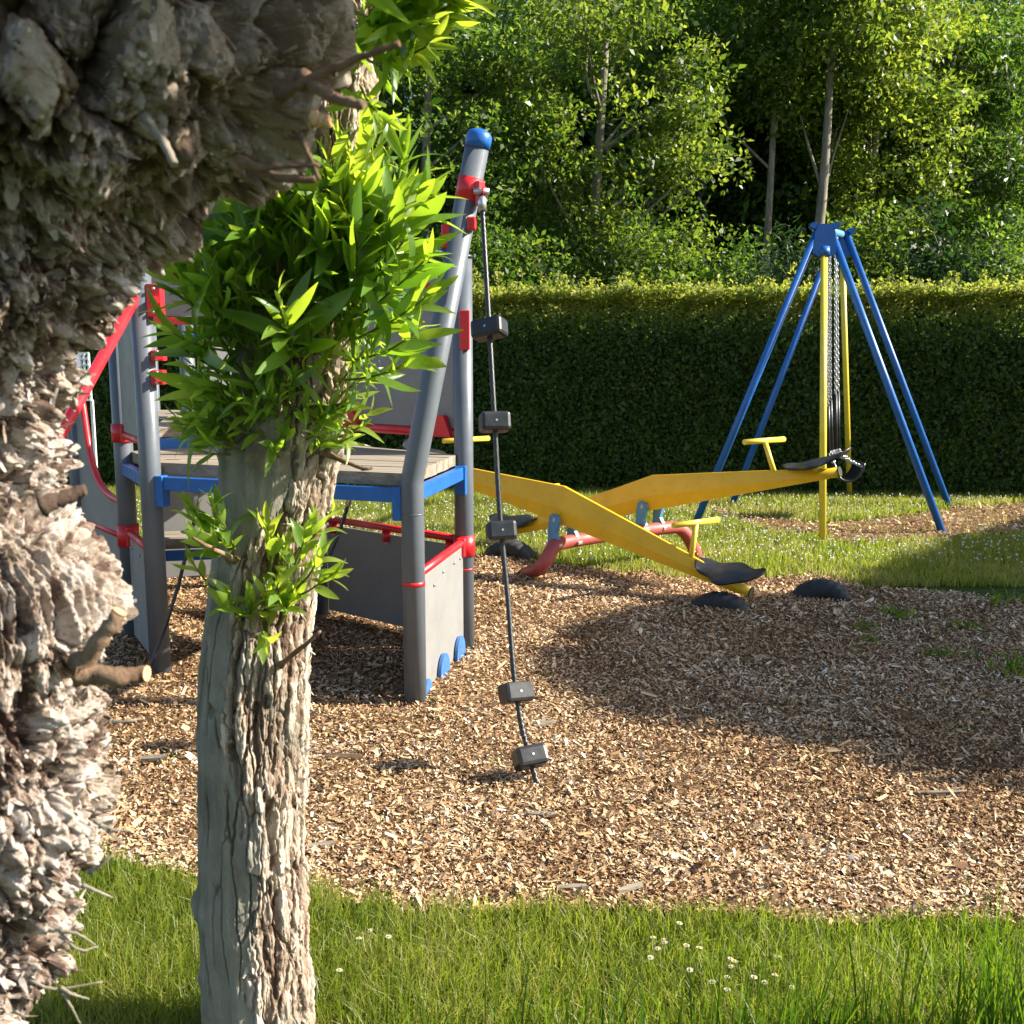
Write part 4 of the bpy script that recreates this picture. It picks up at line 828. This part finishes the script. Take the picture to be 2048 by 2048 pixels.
# ------------------------------------------------------------ hedge
HA, HB = Vector((-9, 12.95, 0)), Vector((9.5, 11.05, 0)); hd = (HB-HA).normalized(); hn = Vector((hd.y, -hd.x, 0)); HL = (HB-HA).length; HH, HT = 2.22, 1.0
hg = thing('hedge', 'long clipped hedge with dark front and sunlit yellow green top', 'hedge', (HA+HB)/2)
c = (HA+HB)/2 - hn*(HT/2) + UP*(HH/2-.04); MB().box(c - UP*.20 - hn*.06, (HL/2, HT/2-.13, HH/2-.24), frame(hd)).build('twig_core', M['core'], hg)
def hedge_leaves(seed):
    r = np.random.default_rng(seed); out = []
    def quads(P, nr, size, tint, jit):
        n = len(P); d = norm(r.normal(size=(n, 3)) + np.array([0, 0, -.25])); nn = norm(nr + r.normal(size=(n, 3))*jit); nn = norm(nn - d*(nn*d).sum(1)[:, None]); s = np.cross(d, nn); L = (size*np.exp(r.normal(0, .25, n)))[:, None]
        V = np.stack([P - d*L*.5, P + s*L*.3 + nn*L*.06, P + d*L*.5, P - s*L*.3 + nn*L*.06], 1).reshape(-1, 3); return V, tint
    n = 125000; u = r.uniform(.12, .93, n)*HL; z = r.uniform(0, HH, n); P3 = np.stack([u, 0*u, z], 1)
    dep = r.normal(0, .030, n) + .035*pn(P3, 1.1) + .03*pn(P3, 4) - 1.25*np.clip(z-HH+.42, 0, 1)**1.25
    P = np.array(HA) + np.outer(u, hd) + np.outer(dep-.02, hn); P[:, 2] = z
    out.append(quads(P, np.array(hn)*.8 + np.outer(.35 + 1.2*np.clip((z-HH+.42)/.3, 0, 1), np.array([0, 0, 1.])), .05, np.clip(.26 + .10*pn(P3, 2) + r.normal(0, .1, n) + .54*np.clip((z-HH+.40)/.2, 0, 1), 0, 1), .75))  # upper leaves tinted brighter: sunlit band painted in, plus yellow new growth
    n = 60000; u = r.uniform(.12, .93, n)*HL; v = r.uniform(-.05, 1.05, n)*HT; P3 = np.stack([u, v, 0*u], 1); z = HH + .055*pn(P3, 1.0) + .075*pn(P3, 4) + np.abs(r.normal(0, .045, n)) - .03
    P = np.array(HA) + np.outer(u, hd) - np.outer(v, hn); P[:, 2] = z
    out.append(quads(P, np.array([0, 0, 1.]), .05, np.clip(.74 + .16*pn(P3, 2) + r.normal(0, .14, n), 0, 1), .8))  # top leaf colour lightened too, for the sun falling on it
    for _ in range(700):        # sprigs standing up
        u0 = r.uniform(.15, .92)*HL; v0 = r.uniform(-.02, .7)*HT; h = abs(r.normal(.05, .11)); k = int(6 + h*70); t = r.random(k)
        P = np.array(HA) + np.outer(u0 + r.normal(0, .02, k), hd) - np.outer(v0 + r.normal(0, .02, k), hn); P[:, 2] = HH + t*h + .03
        out.append(quads(P, np.array([0, 0, .6]), .042, np.clip(r.normal(.78, .14, k), 0, 1), .9))
    V = np.concatenate([o[0] for o in out]); T = np.concatenate([o[1] for o in out]); return V, np.arange(len(V)).reshape(-1, 4), T
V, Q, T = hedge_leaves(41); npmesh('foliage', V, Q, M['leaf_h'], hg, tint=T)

# ------------------------------------------------------------ woodland
def tree(name, label, cat, base, clumps, mat, leaf, per, trunk_r, trunk_top, seed, lean=(0, 0), flat=.7, tone=.5, tvar=.18, updir=.8, aspect=.55, group=None, branches=9, droop=0):
    """clumps: list of (x,y,z,radius) relative to the base"""
    r = random.Random(seed); o = thing(name, label, cat, base, group); B = Vector(base)
    tb = MB(); top = B + Vector((lean[0], lean[1], trunk_top)); mid = (B+top)/2 + Vector((r.uniform(-.12, .12), r.uniform(-.1, .1), 0))
    path = bez([B - UP*.1, B + UP*.5 + Vector((r.uniform(-.04, .04), 0, 0)), mid, top], 6); k = len(path)
    tb.tube(path, [trunk_r*(1.15 - .85*i/(k-1)) for i in range(k)], 12)
    cs = sorted(clumps, key=lambda c: r.random())[:branches]
    for c in cs:
        e = B + Vector(c[:3]); i = min(k-1, max(1, int(k*min(.95, max(.3, (c[2]*.85)/trunk_top))))); s = path[i]
        m = (s+e)/2 + Vector((r.uniform(-.15, .15), r.uniform(-.15, .15), -.08)); tb.tube(bez([s, m, e], 5), [trunk_r*.20*(1-.85*j/10) + .004 for j in range(11)], 6)
    tb.build('trunk', M['bark_far'], o)
    C = [B + Vector(c[:3]) for c in clumps]; R = [c[3] for c in clumps]; cnt = [max(10, int(per*(q/.6)**2)) for q in R]
    V, Q, T = cloud(C, R, cnt, leaf, seed, flat, droop, tone, tvar, updir, aspect); npmesh('crown', V, Q, M[mat], o, tint=T)
    return o
def ell(n, c, rad, rmin, rmax, seed, shell=.55):
    r = np.random.default_rng(seed); out = []
    for _ in range(n):
        g = r.normal(size=3); g /= np.linalg.norm(g); k = shell + (1-shell)*r.random(); out.append((c[0]+g[0]*rad[0]*k, c[1]+g[1]*rad[1]*k, c[2]+g[2]*rad[2]*k, r.uniform(rmin, rmax)))
    return out
WG = 'woodland trees behind the hedge'
def gb(px, Y): return Vector(((px-1024)/F*Y, Y, 0))
tree('broadleaf_tree', 'broad spreading tree with pale branches behind the hedge, centre of the woodland', 'tree', gb(1175, 15.2), ell(125, (0, 0, 4.6), (1.9, 1.5, 2.4), .35, .62, 51), 'leaf_a', .08, 270, .14, 5.8, 51, (.2, 0), .55, .55, .22, group=WG, branches=14)
tree('broadleaf_tree', 'tall woodland tree with bare lit trunk above the left side of the swing frame', 'tree', gb(1574, 16.4), ell(95, (.5, .2, 6.3), (1.5, 1.2, 1.5), .35, .62, 52), 'leaf_a', .085, 260, .13, 6.8, 52, (.45, 0), .6, .60, .22, group=WG, branches=6)
tree('slender_tree', 'slender woodland tree with grey trunk left of the tall bare trunk', 'tree', gb(1510, 16.9), ell(80, (-.4, 0, 6.5), (1.4, 1.2, 1.4), .35, .6, 53), 'leaf_b', .085, 250, .10, 6.6, 53, (.15, 0), .6, .58, .2, group=WG, branches=5)
tree('evergreen_shrub', 'rounded dark evergreen bush behind the hedge left of the swing head', 'shrub', gb(1550, 13.6), ell(60, (0, 0, 1.9), (.62, .5, 1.35), .25, .42, 54, .3), 'leaf_c', .10, 420, .06, 2.2, 54, (0, 0), 1, .4, updir=.2, aspect=.16, group=WG, branches=4)
tree('conifer_tree', 'drooping tree with narrow leaves filling the right of the woodland', 'tree', gb(1850, 19.2), ell(150, (0, 0, 4.6), (2.1, 1.5, 3.3), .4, .7, 55), 'leaf_b', .14, 300, .12, 7, 55, (.1, 0), .5, .42, .2, updir=.5, aspect=.24, group=WG, droop=.6, branches=6)
tree('broadleaf_tree', 'pale twiggy tree rising at the upper right corner of the woodland', 'tree', gb(2000, 20.6), ell(130, (.1, 0, 5.6), (2.0, 1.5, 3.2), .4, .7, 56), 'leaf_a', .095, 260, .12, 8.0, 56, (.1, 0), .6, .5, .22, group=WG, branches=10)
tree('broadleaf_tree', 'dense green tree behind the leaning blue capped post', 'tree', gb(870, 14.5), ell(115, (.1, 0, 4.4), (1.7, 1.2, 2.6), .35, .62, 57), 'leaf_b', .08, 270, .13, 6, 57, (0, 0), .6, .48, .22, group=WG, branches=8)
tree('broadleaf_tree', 'yellow green tree crown at the top middle of the woodland', 'tree', gb(1390, 18.6), ell(110, (0, 0, 7.0), (2.0, 1.5, 1.8), .4, .7, 58), 'leaf_a', .09, 240, .14, 7.4, 58, (0, 0), .6, .70, .2, group=WG, branches=7)
tree('broadleaf_tree', 'sunlit yellow green tree above the swing head, right of the bare trunk', 'tree', gb(1730, 17.9), ell(130, (0, 0, 5.4), (1.5, 1.3, 2.8), .35, .65, 59), 'leaf_a', .09, 260, .12, 7.4, 59, (0, 0), .6, .66, .22, group=WG, branches=8)
tree('broadleaf_tree', 'dark tree behind the climbing frame at the left of the woodland', 'tree', gb(520, 15), ell(90, (0, 0, 4.0), (2.2, 1.3, 2.8), .45, .8, 60), 'leaf_b', .10, 210, .15, 6, 60, (0, 0), .6, .4, group=WG)
shr = [(960, 13.6, 'leaf_b', 'low leafy shrub showing above the hedge beside the rope'), (1110, 13.9, 'leaf_b', 'leafy shrub above the hedge under the broad spreading tree'), (1290, 13.8, 'leaf_a', 'bright leaved shrub above the hedge, left of the woodland trunks'), (1420, 14.4, 'leaf_b', 'shadowed shrub just left of the evergreen bush'), (1700, 13.9, 'leaf_a', 'sun dappled shrub right behind the swing head'), (1850, 13.9, 'leaf_c', 'dull dark shrub above the hedge under the conifer'), (2010, 13.7, 'leaf_b', 'green shrub above the hedge at the right edge'), (700, 14, 'leaf_b', 'shrub behind the upper tuft of the slim pollard')]
for i, (px, Yd, mt, lab) in enumerate(shr):
    tree('woodland_shrub', lab, 'shrub', gb(px, Yd), ell(46, (0, 0, 2.2), (.85, .6, .95 + .25*(i % 3)), .3, .5, 70+i, .2), mt, .075, 300, .05, 2.4, 70+i, (0, 0), .7, .42, .2, group='shrubs along the back of the hedge', branches=9)
for i, (px, Yd, lab) in enumerate([(1470, 19.2, 'shaded tree filling the gap left of the slender grey trunk'), (1640, 20.5, 'shaded tree just right of the tall bare trunk'), (1560, 22.5, 'distant tree close behind the tall bare trunk'), (1840, 23.5, 'distant tree behind the narrow leaved tree'), (1290, 22, 'distant tree behind the crown at the top middle'), (1030, 21, 'distant tree between the blue capped post and the broad spreading tree'), (600, 25, 'distant tree at the left behind the climbing frame'), (900, 25, 'distant tree behind the blue capped post'), (1150, 26, 'distant tree behind the broad spreading tree'), (1420, 25, 'distant tree in the gap between the pale trunks'), (1680, 25.5, 'distant tree behind the swing head'), (1960, 25, 'distant tree at the right behind the conifer'), (2250, 24, 'distant tree beyond the right edge of the woodland'), (200, 24, 'distant tree behind the gnarled near trunk')]):
    tree('distant_tree', lab, 'tree', gb(px, Yd), ell(95, (0, 0, 4.9), (2.7, 1.2, 4.4), .6, 1.0, 90+i, .2), 'leaf_b', .15, 260, .2, 9, 90+i, (0, 0), .8, .36, .2, group='distant trees at the back of the woodland', branches=6)
# the crown whose round shadow lies on the chips (it stands right of the picture)
SHP = [tuple(gnd(*p)[:2]) for p in [(1075, 1330), (1090, 1285), (1150, 1240), (1290, 1205), (1480, 1195), (1600, 1185), (1680, 1160), (1760, 1125), (1860, 1085), (1960, 1060), (2060, 1030), (2300, 1005), (2600, 1120), (2600, 1500), (2300, 1640), (2060, 1600), (1900, 1590), (1800, 1560), (1650, 1535), (1560, 1510), (1400, 1495), (1250, 1465), (1160, 1420), (1100, 1380)]]
def shade_clumps(n, seed, rad):
    """crown clumps of the off-frame tree, filling the volume whose shadow is the round one on the chips"""
    r = np.random.default_rng(seed); xs = [p[0] for p in SHP]; ys = [p[1] for p in SHP]; out = []
    E = np.array(SHP); E2 = np.roll(E, -1, 0)
    while len(out) < n:
        x, y = r.uniform(min(xs), max(xs)), r.uniform(min(ys), max(ys))
        if not inpoly(np.array([x]), np.array([y]), SHP)[0]: continue
        d = E2-E; t = np.clip((((x, y)-E)*d).sum(1)/(d*d).sum(1), 0, 1); dist = np.hypot(*((E + d*t[:, None]) - (x, y)).T).min()
        R = min(rad, dist*.58)
        if R < .03: continue
        R = max(R, .05); z = r.uniform(2.7, 4.3); k = z/math.tan(SUN_EL); X, Y = x + k*math.cos(SUN_AZ), y + k*math.sin(SUN_AZ)
        if X < .56*Y + .9: continue
        out.append((X, Y, z, R))
    return out
cl = shade_clumps(1500, 77, .34); bx, by = 8.2, 6.6
tree('round_tree', 'round headed tree right of the picture, casting the shadow over the wood chips', 'tree', Vector((bx, by, 0)), [(a-bx, b-by, c, d) for a, b, c, d in cl], 'leaf_b', .075, 330, .16, 3.4, 120, (0, 0), 1.0, .45)

# ------------------------------------------------------------ small things
# white slatted panel far at the left
wp = thing('garden_screen', 'small white slatted screen glimpsed behind the red pole at the left', 'screen', at(170, 900, 11)*1.0); a, b = at(160, 706, 11), at(182, 800, 11)
m = MB()
for x in (0, .45, 1): m.box(((a.x*(1-x)+b.x*x), 11, (a.z+b.z)/2), (.010, .012, (a.z-b.z)/2))
for k in range(9): z = b.z + (a.z-b.z)*k/8; m.box(((a.x+b.x)/2, 10.98, z), (abs(b.x-a.x)/2+.01, .008, .009))
m.build('slats', M['white'], wp); m = MB()
for x in (a.x, b.x): m.box((x, 11.02, b.z/2), (.014, .014, b.z/2))
m.build('leg', M['white'], wp)
# weed tufts on the chips
def weed(seed):
    r = np.random.default_rng(seed); n = 46; x = r.normal(0, .035, n); y = r.normal(0, .028, n)
    V, Q, T = blades(x, y, r.uniform(.02, .06, n), r.uniform(.005, .010, n), np.abs(r.normal(.9, .4, n)), r, np.clip(r.normal(.35, .15, n), 0, 1), .02); return V, Q, T
V, Q, T = weed(9); w0 = npmesh('weed_tuft', V, Q, M['grass'], tint=T)
WL = [(1893, 1322, 1.3, 'low green weed patch in the shaded chips, second from the right edge'), (2030, 1352, 1.8, 'widest green weed patch at the right edge of the shaded chips'), (1925, 1262, 1.2, 'green weeds in the shaded chips below the lawn edge at right'), (1730, 1262, 1.0, 'green weeds in the shaded chips below the bare tyre'), (1800, 1240, 1.4, 'upright green weed standing alone in the shaded chips'), (1622, 1533, .8, 'tiny sunlit weed tuft just below the round shadow'), (986, 1535, .55, 'tiny weed sprout left of the lowest rope block'), (840, 1410, .8, 'small weed at the foot of the leaning post'), (2010, 1215, 1.8, 'weeds spreading from the lawn corner at the right edge'), (1945, 1470, .7, 'faint weed sprout in the lower right of the shadow'), (1360, 1228, .7, 'small weed beside the tyre under the lowered saddle'), (1740, 1290, .9, 'pale weed sprig below the shaded weeds near the tyre')]
for i, (px, py, s_, lab) in enumerate(WL):
    o = w0 if i == 0 else w0.copy()
    if i: COL.objects.link(o)
    o.location = gnd(px, py); o.scale = (s_*1.3, s_*1.3, s_); o.rotation_euler.z = i*1.3; tag(o, lab, 'weed', 'weeds growing through the chips')
# daisies in the near grass
d0 = thing('daisy', 'small white daisy in the foreground grass', 'flower', (0, 0, 0), 'daisies in the foreground grass')
MB().tube([(0, 0, 0), (.004, 0, .05), (.002, .003, .10)], .0012, 5).build('stem', M['stem'], d0)
V = []; Q = []
for k in range(12):
    a = k*math.pi/6; c, s_ = math.cos(a), math.sin(a); q = len(V); V += [(.002+.003*c, .003+.003*s_, .101), (.002+.009*c-.0022*s_, .003+.009*s_+.0022*c, .103), (.002+.0125*c, .003+.0125*s_, .102), (.002+.009*c+.0022*s_, .003+.009*s_-.0022*c, .103)]; Q.append((q, q+1, q+2, q+3))
npmesh('petals', V, Q, M['petal'], d0, tint=np.full(12, .5)); MB().tube([(.002, .003, .100), (.002, .003, .104), (.002, .003, .106)], [.004, .004, .002], 8).build('flower_centre', M['yellow'], d0)
DP = [(1345, 1888), (1355, 1882), (1365, 1890), (1385, 1903), (1310, 1885), (1305, 1905), (1325, 1895), (1440, 1920), (1472, 1930), (1478, 1934), (1530, 1958), (1545, 1960), (1465, 1960), (1435, 1955), (1450, 1985), (1575, 1920), (1380, 1930), (1345, 1845), (670, 1945), (715, 1885), (765, 1850), (770, 1870), (1495, 1955), (1600, 1975)]
for i, p in enumerate(DP):
    if i == 0: o = d0
    else:
        o = d0.copy(); COL.objects.link(o)
        for ch in list(d0.children):
            c = ch.copy(); COL.objects.link(c); c.parent = o
    q = gnd(p[0], p[1], .10); o.location = (q.x, q.y, 0); o.scale = (.72, .72, 1); o.rotation_euler = (random.uniform(-.3, .1), random.uniform(-.2, .2), i*1.7)
# larger pieces of timber lying on the chips
for i, (px, py, L, W, yaw, lab) in enumerate([(688, 1512, .075, .02, -.25, 'flat orange wood offcut on the chips right of the slim trunk'), (1090, 1447, .05, .016, .35, 'pale wood sliver on the chips above the lowest rope block'), (1145, 1774, .045, .016, -.05, 'white wood sliver on the chips near the front grass'), (1262, 1775, .045, .014, .4, 'white wood sliver right of its twin near the front grass'), (640, 1690, .05, .018, .2, 'bleached wood flake beside the slim trunk'), (310, 1515, .05, .025, .0, 'dark bark lump on the chips between the two trunks'), (1880, 1585, .09, .013, -.12, 'grey stick along the lower edge of the round shadow'), (1085, 1628, .05, .02, -.3, 'curled dark bark piece below the rope end')]):
    p = gnd(px, py, .035); b = MB(); d = Vector((math.cos(yaw), math.sin(yaw), .06)); s_ = Vector((-d.y, d.x, .12)); t = Vector((0, 0, .006))
    o = [p + d*L*x + s_*W*y for x, y in ((-1, -.5), (-.4, -.62), (.5, -.5), (1, -.2), (.85, .45), (.2, .6), (-.6, .5), (-1.05, .2))]
    b.prism(o, (0, 0, 1), .010); tag(b.build('wood_offcut', M['cutwood'] if i == 0 else (M['bark_far'] if i in (5, 6, 7) else M['wood'])), lab, 'wood piece', 'loose wood lying on the chips')
